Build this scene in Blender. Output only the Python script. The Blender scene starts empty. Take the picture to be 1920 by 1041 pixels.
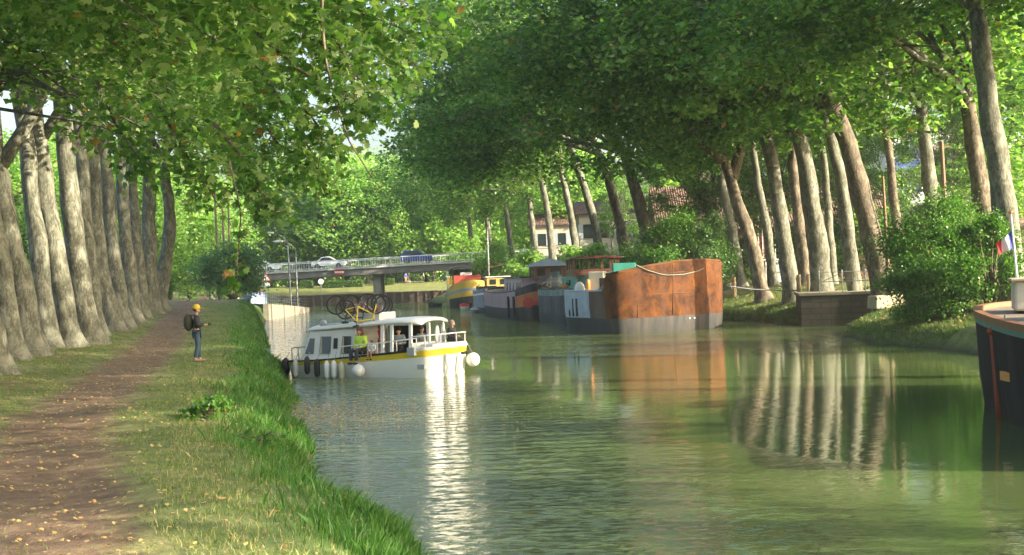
import bpy, bmesh, math, random
import numpy as np
from mathutils import Vector, Matrix
R = math.radians
rnd = random.Random(7)
C = bpy.context.scene.collection
sc = bpy.context.scene

# ------------------------------------------------------------------ camera, light, exposure
F = 2600.0; HC = 3.1; ROLL = R(2.2); CR, SR = math.cos(ROLL), math.sin(ROLL)
SLOPE = 0.21                       # the canal runs along (-0.21, 1)
cam_d = bpy.data.cameras.new("camera"); cam = bpy.data.objects.new("camera", cam_d); C.objects.link(cam)
cam_d.sensor_width = 36.0; cam_d.lens = 36.0 * F / 1920.0; cam_d.clip_start = 0.1; cam_d.clip_end = 4000
cam.matrix_world = Matrix.Translation((0, 0, HC)) @ Matrix.Rotation(R(90), 4, 'X') @ Matrix.Rotation(-ROLL, 4, 'Z')
sc.camera = cam
SUN_EL, SUN_AZ = R(20.5), math.atan2(1.0, -0.36)         # azimuth measured from +Y towards +X
sun_dir = Vector((math.sin(SUN_AZ) * math.cos(SUN_EL), math.cos(SUN_AZ) * math.cos(SUN_EL), math.sin(SUN_EL)))
w = bpy.data.worlds.new("World"); sc.world = w; w.use_nodes = True
wn = w.node_tree; bg = wn.nodes["Background"]
sky = wn.nodes.new("ShaderNodeTexSky"); sky.sky_type = 'NISHITA'; sky.sun_disc = False
sky.sun_elevation = SUN_EL; sky.sun_rotation = SUN_AZ; sky.air_density = 1.0; sky.dust_density = 5.0; sky.ozone_density = 1.0
wn.links.new(sky.outputs[0], bg.inputs[0]); bg.inputs[1].default_value = 0.15
sl = bpy.data.lights.new("sun", 'SUN'); sl.energy = 5.0; sl.angle = R(0.5); sl.color = (1.0, 0.88, 0.68)
so = bpy.data.objects.new("sun", sl); C.objects.link(so); so.location = sun_dir * 200
so.rotation_euler = sun_dir.to_track_quat('Z', 'Y').to_euler()
vs = sc.view_settings; vs.view_transform = 'Standard'; vs.look = 'None'; vs.gamma = 1.0; vs.use_curve_mapping = False
vs.exposure = 1.75
sc.cycles.max_bounces = 9; sc.cycles.diffuse_bounces = 6; sc.cycles.glossy_bounces = 3; sc.cycles.transmission_bounces = 4
sc.cycles.transparent_max_bounces = 8; sc.cycles.volume_bounces = 0
sc.cycles.use_denoising = True

def P(u, v, Y):
    """photo pixel at distance Y -> world point"""
    du, dv = u - 960.0, v - 520.5
    return Vector(((du * CR - dv * SR) / F * Y, Y, HC - (du * SR + dv * CR) / F * Y))
def hit(u, v, z=0.0):
    du, dv = u - 960.0, v - 520.5
    return P(u, v, F * (HC - z) / (du * SR + dv * CR))

# ------------------------------------------------------------------ object helpers
def tag(o, label=None, cat=None, group=None, kind=None):
    if label: o["label"] = label
    if cat: o["category"] = cat
    if group: o["group"] = group
    if kind: o["kind"] = kind
    return o
def empty(name, loc=(0, 0, 0), rz=0.0, label=None, cat=None, group=None):
    o = bpy.data.objects.new(name, None); C.objects.link(o); o.location = loc; o.rotation_euler = (0, 0, rz)
    o.empty_display_size = 0.2
    return tag(o, label, cat, group)
def copy_tree(o, parent=None):
    c = o.copy(); C.objects.link(c)
    if parent is not None: c.parent = parent
    for ch in [k for k in bpy.data.objects if k.parent == o]:
        copy_tree(ch, c)
    return c
def mesh_np(name, verts, loops, counts, mats, parent=None, smooth=False, midx=None, loc=None):
    me = bpy.data.meshes.new(name)
    nv, nl, nf = len(verts), len(loops), len(counts)
    me.vertices.add(nv); me.vertices.foreach_set("co", np.asarray(verts, dtype=np.float32).ravel())
    me.loops.add(nl); me.loops.foreach_set("vertex_index", np.asarray(loops, dtype=np.int32).ravel())
    me.polygons.add(nf)
    st = np.zeros(nf, dtype=np.int32); cn = np.asarray(counts, dtype=np.int32); st[1:] = np.cumsum(cn)[:-1]
    me.polygons.foreach_set("loop_start", st)
    if midx is not None: me.polygons.foreach_set("material_index", np.asarray(midx, dtype=np.int32))
    me.polygons.foreach_set("use_smooth", np.full(nf, bool(smooth)))
    me.update(calc_edges=True)
    for m in (mats if isinstance(mats, (list, tuple)) else [mats]): me.materials.append(m)
    o = bpy.data.objects.new(name, me); C.objects.link(o)
    if parent is not None: o.parent = parent
    if loc is not None: o.location = loc
    return o

class MB:
    def __init__(s): s.v = []; s.f = []; s.mi = []; s.m = 0
    def add(s, vs_, fs):
        b = len(s.v); s.v += [tuple(p) for p in vs_]
        for f in fs: s.f.append(tuple(b + i for i in f)); s.mi.append(s.m)
        return s
    def box(s, c, d, rz=0.0, taper=1.0, ry=0.0):
        x, y, z = d[0] / 2, d[1] / 2, d[2] / 2
        pts = []
        for sz in (-1, 1):
            t = taper if sz > 0 else 1.0
            for sx, sy in ((-1, -1), (1, -1), (1, 1), (-1, 1)):
                px, py, pz = sx * x * t, sy * y * t, sz * z
                if ry: px, pz = px * math.cos(ry) + pz * math.sin(ry), -px * math.sin(ry) + pz * math.cos(ry)
                if rz: px, py = px * math.cos(rz) - py * math.sin(rz), px * math.sin(rz) + py * math.cos(rz)
                pts.append((c[0] + px, c[1] + py, c[2] + pz))
        return s.add(pts, [(0, 3, 2, 1), (4, 5, 6, 7), (0, 1, 5, 4), (1, 2, 6, 5), (2, 3, 7, 6), (3, 0, 4, 7)])
    def prism(s, poly, z0, z1):
        n = len(poly); pts = [(p[0], p[1], z0) for p in poly] + [(p[0], p[1], z1) for p in poly]
        return s.add(pts, [tuple(range(n - 1, -1, -1)), tuple(range(n, 2 * n))] + [(i, (i + 1) % n, n + (i + 1) % n, n + i) for i in range(n)])
    def prism_y(s, poly, y0, y1):          # poly in x,z extruded along y
        n = len(poly); pts = [(p[0], y0, p[1]) for p in poly] + [(p[0], y1, p[1]) for p in poly]
        return s.add(pts, [tuple(range(n)), tuple(range(2 * n - 1, n - 1, -1))] + [(i, n + i, n + (i + 1) % n, (i + 1) % n) for i in range(n)])
    def tube(s, pts, rad, n=8, cap=True, wob=0.0, rr=None):
        pts = [Vector(p) for p in pts]
        if not isinstance(rad, (list, tuple)): rad = [rad] * len(pts)
        T = []
        for i in range(len(pts)):
            a = pts[max(i - 1, 0)]; b = pts[min(i + 1, len(pts) - 1)]
            t = (b - a); T.append(t.normalized() if t.length > 1e-9 else Vector((0, 0, 1)))
        ref = Vector((1, 0, 0)) if abs(T[0].x) < 0.8 else Vector((0, 1, 0))
        N = (ref - T[0] * ref.dot(T[0])).normalized()
        out = []; ph = (rr or rnd).random() * 6 if wob else 0
        for i, p in enumerate(pts):
            N = (N - T[i] * N.dot(T[i]))
            N = N.normalized() if N.length > 1e-6 else T[i].orthogonal().normalized()
            B = T[i].cross(N)
            for k in range(n):
                a = 2 * math.pi * k / n
                q = rad[i] * (1 + (wob * (math.sin(3 * a + ph + i * .7) + .6 * math.sin(5 * a - ph * 2 + i * 1.3)) if wob else 0))
                out.append(p + (N * math.cos(a) + B * math.sin(a)) * q)
        fs = []
        for i in range(len(pts) - 1):
            for k in range(n):
                fs.append((i * n + k, i * n + (k + 1) % n, (i + 1) * n + (k + 1) % n, (i + 1) * n + k))
        if cap:
            fs.append(tuple(range(n - 1, -1, -1))); fs.append(tuple((len(pts) - 1) * n + k for k in range(n)))
        return s.add(out, fs)
    def bar(s, a, b, r, n=6): return s.tube([a, b], r, n)
    def ball(s, c, r, n=12, m=8):
        if not isinstance(r, (tuple, list)): r = (r, r, r)
        pts = [(c[0], c[1], c[2] - r[2])]
        for i in range(1, m):
            t = math.pi * i / m
            for k in range(n):
                a = 2 * math.pi * k / n
                pts.append((c[0] + r[0] * math.sin(t) * math.cos(a), c[1] + r[1] * math.sin(t) * math.sin(a), c[2] - r[2] * math.cos(t)))
        pts.append((c[0], c[1], c[2] + r[2])); L = len(pts) - 1
        fs = [(0, 1 + (k + 1) % n, 1 + k) for k in range(n)]
        for i in range(m - 2):
            for k in range(n):
                a = 1 + i * n + k; b = 1 + i * n + (k + 1) % n
                fs.append((a, b, b + n, a + n))
        fs += [(L, 1 + (m - 2) * n + k, 1 + (m - 2) * n + (k + 1) % n) for k in range(n)]
        return s.add(pts, fs)
    def disc(s, c, axis, r0, r1, th, n=20):     # ring/wheel around axis 'x' or 'y'
        pts = []; fs = []
        for side in (-1, 1):
            for r in (r0, r1):
                for k in range(n):
                    a = 2 * math.pi * k / n
                    p = (side * th / 2, r * math.cos(a), r * math.sin(a))
                    if axis == 'y': p = (p[1], p[0], p[2])
                    pts.append((c[0] + p[0], c[1] + p[1], c[2] + p[2]))
        A, B, D, E = 0, n, 2 * n, 3 * n
        for k in range(n):
            j = (k + 1) % n
            fs += [(A + k, A + j, B + j, B + k), (D + k, E + k, E + j, D + j), (B + k, B + j, E + j, E + k)]
            if r0 > 1e-4: fs.append((A + k, D + k, D + j, A + j))
        return s.add(pts, fs)
    def build(s, name, mats, parent=None, smooth=False, loc=None, bevel=0.0, auto=None):
        loops = [i for f in s.f for i in f]; counts = [len(f) for f in s.f]
        o = mesh_np(name, np.array(s.v, dtype=np.float32).reshape(-1, 3), loops, counts, mats, parent, smooth, s.mi, loc)
        bm = bmesh.new(); bm.from_mesh(o.data); bmesh.ops.recalc_face_normals(bm, faces=bm.faces); bm.to_mesh(o.data); bm.free()
        if auto is not None:
            o.data.polygons.foreach_set("use_smooth", [True] * len(o.data.polygons)); o.data.set_sharp_from_angle(angle=R(auto))
        if bevel:
            b = o.modifiers.new("bevel", 'BEVEL'); b.width = bevel; b.segments = 2; b.limit_method = 'ANGLE'; b.angle_limit = R(35)
        return o

# ------------------------------------------------------------------ materials
MATS = {}
def nt(name):
    m = bpy.data.materials.new(name); m.use_nodes = True; n = m.node_tree
    return m, n, n.nodes["Principled BSDF"], n.nodes["Material Output"]
def N(n, t, **kw):
    x = n.nodes.new(t)
    for k, v in kw.items():
        if isinstance(k, str) and hasattr(x, k): setattr(x, k, v)
    return x
def noise(n, scale, detail=4, rough=.55, vec=None, dist=0.0):
    x = n.nodes.new("ShaderNodeTexNoise"); x.inputs["Scale"].default_value = scale; x.inputs["Detail"].default_value = detail
    x.inputs["Roughness"].default_value = rough; x.inputs["Distortion"].default_value = dist
    if vec is not None: n.links.new(vec, x.inputs["Vector"])
    return x.outputs["Fac"]
def ramp(n, fac, stops, interp='LINEAR'):
    x = n.nodes.new("ShaderNodeValToRGB"); cr = x.color_ramp; cr.interpolation = interp
    while len(cr.elements) < len(stops): cr.elements.new(0.5)
    for e, (p, c) in zip(cr.elements, stops):
        e.position = p; e.color = (c[0], c[1], c[2], 1) if isinstance(c, (tuple, list)) else (c, c, c, 1)
    n.links.new(fac, x.inputs[0]); return x.outputs[0]
def mixc(n, fac, a, b, mode='MIX'):
    x = n.nodes.new("ShaderNodeMix"); x.data_type = 'RGBA'; x.blend_type = mode
    for s, v in ((0, fac), (6, a), (7, b)):
        if isinstance(v, (int, float)): x.inputs[s].default_value = v if s == 0 else (v, v, v, 1)
        elif isinstance(v, (tuple, list)): x.inputs[s].default_value = (v[0], v[1], v[2], 1)
        else: n.links.new(v, x.inputs[s])
    return x.outputs[2]
def mth(n, op, a, b=None, c=None, clamp=False):
    x = n.nodes.new("ShaderNodeMath"); x.operation = op; x.use_clamp = clamp
    for i, v in enumerate((a, b, c)):
        if v is None: continue
        if isinstance(v, (int, float)): x.inputs[i].default_value = v
        else: n.links.new(v, x.inputs[i])
    return x.outputs[0]
def bump(n, h, strength, dist, b):
    x = n.nodes.new("ShaderNodeBump"); x.inputs["Strength"].default_value = strength; x.inputs["Distance"].default_value = dist
    n.links.new(h, x.inputs["Height"]); n.links.new(x.outputs[0], b.inputs["Normal"])
def coords(n, which="Object", scale=None):
    t = n.nodes.new("ShaderNodeTexCoord").outputs[which]
    if scale:
        m = n.nodes.new("ShaderNodeMapping"); m.inputs["Scale"].default_value = scale; n.links.new(t, m.inputs[0]); return m.outputs[0]
    return t
def paint(name, col, rough=.5, var=.25, scale=3.0, metal=0.0, dirt=None, bumps=.15, stretch=None):
    """weathered paint / plain surface: colour with blotches, streaks and a little bump"""
    if name in MATS: return MATS[name]
    m, n, b, o = nt(name)
    co = coords(n, "Object", stretch)
    f = noise(n, scale, 5, .6, co)
    d = dirt if dirt else tuple(c * .45 for c in col)
    r = ramp(n, f, [(.35, 0.0), (.7, 1.0)])
    c1 = mixc(n, mth(n, 'MULTIPLY', r, var * 1.6, clamp=True), col, d)
    f2 = noise(n, scale * 9, 3, .6, co)
    c2 = mixc(n, mth(n, 'MULTIPLY', f2, var * .6), c1, tuple(min(1, c * 1.25 + .01) for c in col))
    n.links.new(c2, b.inputs["Base Color"]); b.inputs["Roughness"].default_value = rough; b.inputs["Metallic"].default_value = metal
    if bumps: bump(n, f2, bumps, .01, b)
    MATS[name] = m; return m
def hullpaint(name, col, dirt, rough=.55, var=.6):
    """painted steel with vertical run marks and rust blotches"""
    if name in MATS: return MATS[name]
    m, n, b, o = nt(name)
    f = noise(n, 1.0, 5, .65, coords(n, "Object", (2.2, 2.2, .35)))
    g = noise(n, 1.1, 6, .7, coords(n, "Object"))
    r = ramp(n, f, [(.42, 0.0), (.62, 1.0)]); r2 = ramp(n, g, [(.45, 0.0), (.65, 1.0)])
    c1 = mixc(n, mth(n, 'MULTIPLY', r, var, clamp=True), col, dirt)
    c1 = mixc(n, mth(n, 'MULTIPLY', r2, var * .55, clamp=True), c1, tuple(c * .6 for c in dirt))
    n.links.new(c1, b.inputs["Base Color"]); b.inputs["Roughness"].default_value = min(.9, rough + .2); b.inputs["Specular IOR Level"].default_value = .25
    bump(n, g, .25, .03, b); MATS[name] = m; return m

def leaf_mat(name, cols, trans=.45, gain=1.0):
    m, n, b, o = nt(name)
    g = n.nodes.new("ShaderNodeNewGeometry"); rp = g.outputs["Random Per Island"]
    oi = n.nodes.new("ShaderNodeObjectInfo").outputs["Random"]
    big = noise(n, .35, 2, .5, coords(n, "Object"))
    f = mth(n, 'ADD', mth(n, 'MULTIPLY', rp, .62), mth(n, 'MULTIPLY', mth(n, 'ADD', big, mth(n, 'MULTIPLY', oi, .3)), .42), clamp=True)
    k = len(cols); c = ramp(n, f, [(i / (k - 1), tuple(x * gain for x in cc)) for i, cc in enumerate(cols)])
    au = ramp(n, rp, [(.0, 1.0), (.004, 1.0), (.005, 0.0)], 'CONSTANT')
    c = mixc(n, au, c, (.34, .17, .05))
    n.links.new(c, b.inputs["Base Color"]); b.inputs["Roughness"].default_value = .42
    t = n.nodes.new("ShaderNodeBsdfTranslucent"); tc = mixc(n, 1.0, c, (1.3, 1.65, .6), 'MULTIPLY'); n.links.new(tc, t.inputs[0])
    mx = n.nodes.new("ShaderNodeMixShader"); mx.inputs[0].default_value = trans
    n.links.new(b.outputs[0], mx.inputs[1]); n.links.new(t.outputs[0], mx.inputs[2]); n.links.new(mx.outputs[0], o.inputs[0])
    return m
LEAF = leaf_mat("plane_leaves", [(.022, .058, .014), (.042, .11, .024), (.085, .175, .038), (.17, .255, .08), (.36, .41, .18)], .52, 1.12)
LEAF_FAR = leaf_mat("far_leaves", [(.07, .15, .03), (.11, .21, .045), (.16, .27, .07), (.24, .33, .1), (.36, .42, .16)], .52, 1.3)  # palette brightened: distance haze is partly put into the leaf colour
LEAF_SHRUB = leaf_mat("shrub_leaves", [(.03, .09, .012), (.05, .14, .02), (.09, .2, .03), (.16, .27, .05)], .4)
LEAF_BLUE = leaf_mat("blueish_leaves", [(.05, .12, .045), (.08, .17, .06), (.12, .22, .08), (.18, .28, .1)], .4)
LEAF_DEAD = leaf_mat("fallen_leaf", [(.3, .14, .05), (.42, .22, .08), (.5, .33, .14), (.36, .3, .1), (.2, .1, .05)], .1)
GRASS = leaf_mat("grass_blades", [(.05, .11, .02), (.075, .15, .026), (.11, .18, .035), (.17, .22, .06), (.3, .29, .12)], .35)
GRASS_DEEP = leaf_mat("lush_grass_blades", [(.03, .1, .012), (.045, .14, .018), (.07, .18, .026), (.13, .22, .045)], .35)

def bark_mat(name, a, b_, c_, d_):
    m, n, b, o = nt(name)
    co = coords(n, "Object", (1, 1, .45))
    v = n.nodes.new("ShaderNodeTexVoronoi"); v.inputs["Scale"].default_value = 5.0; n.links.new(mixc(n, .25, co, n.nodes.new("ShaderNodeTexNoise").outputs["Color"]), v.inputs["Vector"])
    f = noise(n, 3.4, 6, .68, co, .5); g = noise(n, 16, 4, .6, co); h = noise(n, .6, 3, .5, co)
    c1 = ramp(n, f, [(.4, a), (.47, b_), (.53, c_), (.6, d_)])
    c2 = mixc(n, ramp(n, h, [(.4, 0.0), (.62, .55)]), c1, b_)
    c3 = mixc(n, ramp(n, g, [(.5, 0.0), (.66, .6)]), c2, d_)
    c4 = mixc(n, ramp(n, v.outputs["Distance"], [(.0, .0), (.45, .25)]), c3, a)
    n.links.new(c4, b.inputs["Base Color"]); b.inputs["Roughness"].default_value = .85
    bump(n, mth(n, 'ADD', f, mth(n, 'MULTIPLY', g, .5)), .7, .06, b)
    return m
BARK = bark_mat("plane_bark", (.055, .055, .036), (.1, .102, .072), (.16, .162, .118), (.3, .3, .235))
BARK_DARK = bark_mat("dark_plane_bark", (.045, .036, .024), (.09, .072, .048), (.15, .122, .085), (.3, .25, .17))
# ------------------------------------------------------------------ terrain
def itp(x, pts): return float(np.interp(x, [p[0] for p in pts], [p[1] for p in pts]))
def cl(Y):   # left waterline, as offset c = X + SLOPE*Y
    return itp(Y, [(-60, 1.6), (12, 1.9), (17, 1.6), (23, 1.2), (31, 1.35), (40, 1.7), (47, 1.9), (60, 1.6), (75, 2.2), (95, 2.6), (110, 3), (130, 4.0), (161, 9.0), (164, 7), (175, 4), (207, 4)]) + .22 * math.sin(Y * .55) + .12 * math.sin(Y * 1.7 + 1)
def cr_(Y):
    return itp(Y, [(-60, 26), (20, 25.3), (45, 25), (56, 25.8), (60, 27.0), (63, 29.0), (66, 31.8), (70, 33.5), (73, 33.5), (75, 30.6), (110, 31), (207, 31)]) + .18 * math.sin(Y * .8) + .1 * math.sin(Y * 2.3)
def zl(Y): return itp(Y, [(-60, .85), (30, .88), (42, .92), (52, 1.0), (70, 1.4), (88, 1.95), (100, 2.2), (112, 2.15), (125, 1.7), (135, 1.45), (160, 1.2), (207, 1.55)])
def gz(x, y):
    c = x + SLOPE * y
    far = itp(y, [(207.3, -1.5), (207.5, 1.5), (210, 1.6), (219, 2.9), (240, 3.0), (2000, 3.0)])
    if y > 207.3: return far
    dl = cl(y) - c; dr = c - cr_(y)
    if dl > -3:
        z = float(np.interp(dl, [-3, 0, .18, .6, 1.1, 1.9, 5, 8, 14, 60], [-1.6, -.02, .33, .68 * zl(y), .92 * zl(y), zl(y), zl(y) + .02, zl(y) + .22, zl(y) + .3, zl(y) + .5]))
    elif dr > -3:
        z = float(np.interp(dr, [-3, 0, .25, .8, 3.2, 6.5, 60], [-1.6, -.02, .4, .7, 1.35, 1.9, 2.1]))
    else: z = -1.6
    if z > .3: z += .035 * math.sin(x * 1.3 + y * .4) + .03 * math.sin(y * .9 - x * .6) + .02 * math.sin(x * 3.1 + 1.7 * y)
    return z
def ghit(u, v, y0=8.0, y1=260.0):
    """where the view ray of a photo pixel meets the ground"""
    Y = y0
    while Y < y1:
        p = P(u, v, Y)
        if p.z < gz(p.x, p.y): break
        Y += .1
    return Vector((p.x, p.y, gz(p.x, p.y)))

ys = list(np.arange(-40, 6, 4)) + list(np.arange(6, 60, .4)) + list(np.arange(60, 135, 1.0)) + list(np.arange(135, 207, 3)) + [207.25, 207.5, 209, 212, 216, 220, 230, 250, 300, 400, 700, 1200, 2000]
cc = [-900, -300, -120, -60, -35, -25, -18] + list(np.arange(-14, 6.01, .3)) + [6.5, 7, 8, 9, 10, 10.5, 11, 12, 14, 17, 20, 22, 23, 23.5, 24] + list(np.arange(24.4, 38, .35)) + [39, 40, 42, 46, 52, 60, 80, 120, 200, 400, 1000]
V = []
for y in ys:
    for c in cc:
        x = c - SLOPE * y; V.append((x, y, gz(x, y)))
nc = len(cc); L = []
for i in range(len(ys) - 1):
    for j in range(nc - 1):
        a = i * nc + j; L += [a, a + 1, a + nc + 1, a + nc]
def ground_mat():
    m, n, b, o = nt("ground")
    co = coords(n); sp = n.nodes.new("ShaderNodeSeparateXYZ"); n.links.new(co, sp.inputs[0])
    c = mth(n, 'ADD', sp.outputs[0], mth(n, 'MULTIPLY', sp.outputs[1], SLOPE))
    nlo = noise(n, .55, 4, .6, co); nm = noise(n, 3.0, 5, .65, co); nh = noise(n, 22, 4, .7, co); nl2 = noise(n, .16, 3, .5, co)
    grass = ramp(n, nm, [(.3, (.075, .115, .02)), (.45, (.12, .16, .03)), (.58, (.2, .21, .055)), (.72, (.3, .27, .1))])
    grass = mixc(n, ramp(n, nlo, [(.42, 0.0), (.66, .6)]), grass, (.3, .26, .11))
    grass = mixc(n, ramp(n, nh, [(.4, 0.0), (.7, .5)]), grass, (.055, .085, .02))
    dirt = ramp(n, nm, [(.3, (.09, .052, .026)), (.5, (.165, .1, .052)), (.7, (.29, .195, .11))])
    dirt = mixc(n, ramp(n, nh, [(.45, 0.0), (.7, .55)]), dirt, (.09, .06, .04))
    # footpath: |c - centre(y)| < half width, edges broken up by noise
    cen = n.nodes.new("ShaderNodeFloatCurve")
    yy = mth(n, 'DIVIDE', sp.outputs[1], 120.0, clamp=True); n.links.new(yy, cen.inputs["Value"])
    cu = cen.mapping.curves[0]
    pts = [(0, -1.4), (12, -1.75), (18, -2.4), (24, -2.85), (38, -2.7), (60, -2.5), (95, -2.3), (120, -2.3)]
    cu.points[0].location = (0, (pts[0][1] + 10) / 10); cu.points[1].location = (1, (pts[-1][1] + 10) / 10)
    for y_, c_ in pts[1:-1]: cu.points.new(y_ / 120, (c_ + 10) / 10)
    cen.mapping.update()
    cv = mth(n, 'SUBTRACT', mth(n, 'MULTIPLY', cen.outputs[0], 10.0), 10.0)
    d = mth(n, 'ABSOLUTE', mth(n, 'SUBTRACT', c, cv))
    d = mth(n, 'ADD', d, mth(n, 'MULTIPLY', mth(n, 'SUBTRACT', nm, .5), 1.5))
    d = mth(n, 'ADD', d, mth(n, 'MULTIPLY', mth(n, 'SUBTRACT', nlo, .5), 1.3))
    path = ramp(n, mth(n, 'DIVIDE', d, 2.0), [(.34, 1.0), (.62, 0.0)])
    # bare earth under the plane rows and on the far mound
    bare = ramp(n, nlo, [(.38, .75), (.6, .1)])
    row = ramp(n, mth(n, 'DIVIDE', mth(n, 'ABSOLUTE', mth(n, 'ADD', c, 6.0)), 4.0), [(.2, 1.0), (.9, 0.0)])
    mud = mth(n, 'MAXIMUM', path, mth(n, 'MULTIPLY', mth(n, 'MULTIPLY', bare, row), .8))
    mound = ramp(n, mth(n, 'DIVIDE', mth(n, 'ABSOLUTE', mth(n, 'SUBTRACT', sp.outputs[1], 104.0)), 22.0), [(.4, .55), (1.0, 0.0)])
    mud = mth(n, 'MAXIMUM', mud, mth(n, 'MULTIPLY', mound, ramp(n, nm, [(.35, 1.0), (.65, .3)])))
    lush = ramp(n, mth(n, 'DIVIDE', mth(n, 'ADD', c, mth(n, 'MULTIPLY', nlo, 1.0)), 3.0), [(.08, 0.0), (.5, .85), (1.0, .85)])
    isl = ramp(n, mth(n, 'DIVIDE', c, 10.0), [(.5, 1.0), (.9, 0.0)])
    grass = mixc(n, mth(n, 'MULTIPLY', lush, isl), grass, (.07, .15, .025))
    col = mixc(n, mud, grass, dirt)
    low = ramp(n, sp.outputs[2], [(.02, 1.0), (.28, 0.0)])
    col = mixc(n, mth(n, 'MULTIPLY', low, .85), col, (.05, .04, .025))
    n.links.new(col, b.inputs["Base Color"]); b.inputs["Roughness"].default_value = .95
    bump(n, mth(n, 'ADD', mth(n, 'MULTIPLY', nh, .5), nm), .8, .06, b)
    return m
ground = mesh_np("ground", V, L, [4] * (len(L) // 4), ground_mat(), smooth=True); tag(ground, kind="structure")

# ------------------------------------------------------------------ water
def water_mat():
    m, n, b, o = nt("canal_water")
    co = coords(n); sp = n.nodes.new("ShaderNodeSeparateXYZ"); n.links.new(co, sp.inputs[0])
    c = mth(n, 'ADD', sp.outputs[0], mth(n, 'MULTIPLY', sp.outputs[1], SLOPE))
    Y = sp.outputs[1]; X = sp.outputs[0]
    nb = noise(n, .22, 3, .5, co); nc_ = noise(n, .07, 3, .5, co)
    col = ramp(n, nb, [(.3, (.062, .095, .028)), (.7, (.095, .13, .044))])
    n.links.new(col, b.inputs["Base Color"]); b.inputs["IOR"].default_value = 1.42; b.inputs["Roughness"].default_value = .035
    # breeze mask: ruffled on the towpath side and far up the canal, calm on the moorings side
    cm = mth(n, 'ADD', c, mth(n, 'MULTIPLY', mth(n, 'SUBTRACT', nb, .5), 5.0))
    left = ramp(n, mth(n, 'DIVIDE', cm, 20.0), [(.2, 1.0), (.48, .0)])
    far = ramp(n, mth(n, 'DIVIDE', mth(n, 'ADD', Y, mth(n, 'MULTIPLY', nb, 20.0)), 160.0), [(.38, 0.0), (.55, 1.0)])
    def blob(cx, cy, rx, ry, amp):
        a = mth(n, 'DIVIDE', mth(n, 'SUBTRACT', X, cx), rx); e = mth(n, 'DIVIDE', mth(n, 'SUBTRACT', Y, cy), ry)
        r = mth(n, 'ADD', mth(n, 'MULTIPLY', a, a), mth(n, 'MULTIPLY', e, e))
        r = mth(n, 'ADD', r, mth(n, 'MULTIPLY', mth(n, 'SUBTRACT', noise(n, .9, 4, .6, co), .5), 1.6))
        return mth(n, 'MULTIPLY', ramp(n, r, [(.25, 1.0), (.9, 0.0)]), amp)
    patch = mth(n, 'MAXIMUM', blob(.7, 27.5, 1.7, 3.6, 1.0), blob(-.6, 18.5, 2.2, 3.0, .85))
    mask = mth(n, 'MAXIMUM', mth(n, 'MAXIMUM', left, far), patch)
    # ripples
    rip = noise(n, 1.0, 3, .6, coords(n, "Object", (3.4, 5.0, 1)), .4)
    fine = noise(n, 1.0, 3, .6, coords(n, "Object", (11, 15, 1)))
    slow = noise(n, 1.0, 2, .5, coords(n, "Object", (.35, 1.1, 1)))
    wv = n.nodes.new("ShaderNodeTexWave"); wv.wave_type = 'BANDS'; wv.bands_direction = 'Y'; wv.wave_profile = 'SIN'
    wv.inputs["Scale"].default_value = .5; wv.inputs["Distortion"].default_value = 4.0; wv.inputs["Detail"].default_value = 2; wv.inputs["Detail Scale"].default_value = .6
    n.links.new(coords(n, "Object", (.25, 1, 1)), wv.inputs["Vector"])
    wakem = mth(n, 'MULTIPLY', ramp(n, mth(n, 'DIVIDE', cm, 20.0), [(.22, 1.0), (.45, 0.0)]), ramp(n, mth(n, 'DIVIDE', Y, 60.0), [(.3, .1), (.38, 1.0), (.55, 1.0), (.68, 0.0)]))
    h = mth(n, 'MULTIPLY', rip, mth(n, 'ADD', .0024, mth(n, 'MULTIPLY', mask, .045)))
    h = mth(n, 'ADD', h, mth(n, 'MULTIPLY', fine, mth(n, 'ADD', .0004, mth(n, 'MULTIPLY', mask, .014))))
    h = mth(n, 'ADD', h, mth(n, 'MULTIPLY', slow, .005))
    h = mth(n, 'ADD', h, mth(n, 'MULTIPLY', mth(n, 'MULTIPLY', wv.outputs["Fac"], wakem), .03))
    bp = n.nodes.new("ShaderNodeBump"); bp.inputs["Strength"].default_value = 1.0; bp.inputs["Distance"].default_value = 1.0; n.links.new(h, bp.inputs["Height"])
    # ruffled facets: slopes straight from noise, so that the far water is ruffled as well
    def nz(sx, sy, det): x = n.nodes.new("ShaderNodeTexNoise"); x.inputs["Scale"].default_value = 1.0; x.inputs["Detail"].default_value = det; n.links.new(coords(n, "Object", (sx, sy, 1)), x.inputs["Vector"]); return x.outputs["Color"]
    def vm(op, a, b_):
        x = n.nodes.new("ShaderNodeVectorMath"); x.operation = op
        for i, v in enumerate((a, b_)):
            if v is None: continue
            if isinstance(v, tuple): x.inputs[i].default_value = v
            else: n.links.new(v, x.inputs[i])
        return x.outputs[0]
    sl1 = vm('SUBTRACT', nz(5.5, 8.5, 3), (.5, .5, .5))
    amp = n.nodes.new("ShaderNodeCombineXYZ"); av = mth(n, 'ADD', .012, mth(n, 'MULTIPLY', mask, 1.6)); n.links.new(mth(n, 'MULTIPLY', av, .38), amp.inputs[0]); n.links.new(av, amp.inputs[1])
    nn_ = vm('NORMALIZE', vm('ADD', bp.outputs[0], vm('MULTIPLY', sl1, amp.outputs[0])), None)
    n.links.new(nn_, b.inputs["Normal"])
    return m
MW = water_mat()
wv_, wl_ = [], []
wy = [-40, 0, 20, 40, 60, 100, 150, 207.4]
for y in wy: wv_ += [(-3.5 - SLOPE * y, y, 0), (40 - SLOPE * y, y, 0)]
for i in range(len(wy) - 1): wl_ += [2 * i, 2 * i + 1, 2 * i + 3, 2 * i + 2]
# widen the far basin
wv_ += [(-80, 165, 0), (-80, 207.4, 0)]; b0 = len(wv_)
water = mesh_np("canal_water", wv_, wl_, [4] * (len(wl_) // 4), MW); tag(water, kind="structure")

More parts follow.
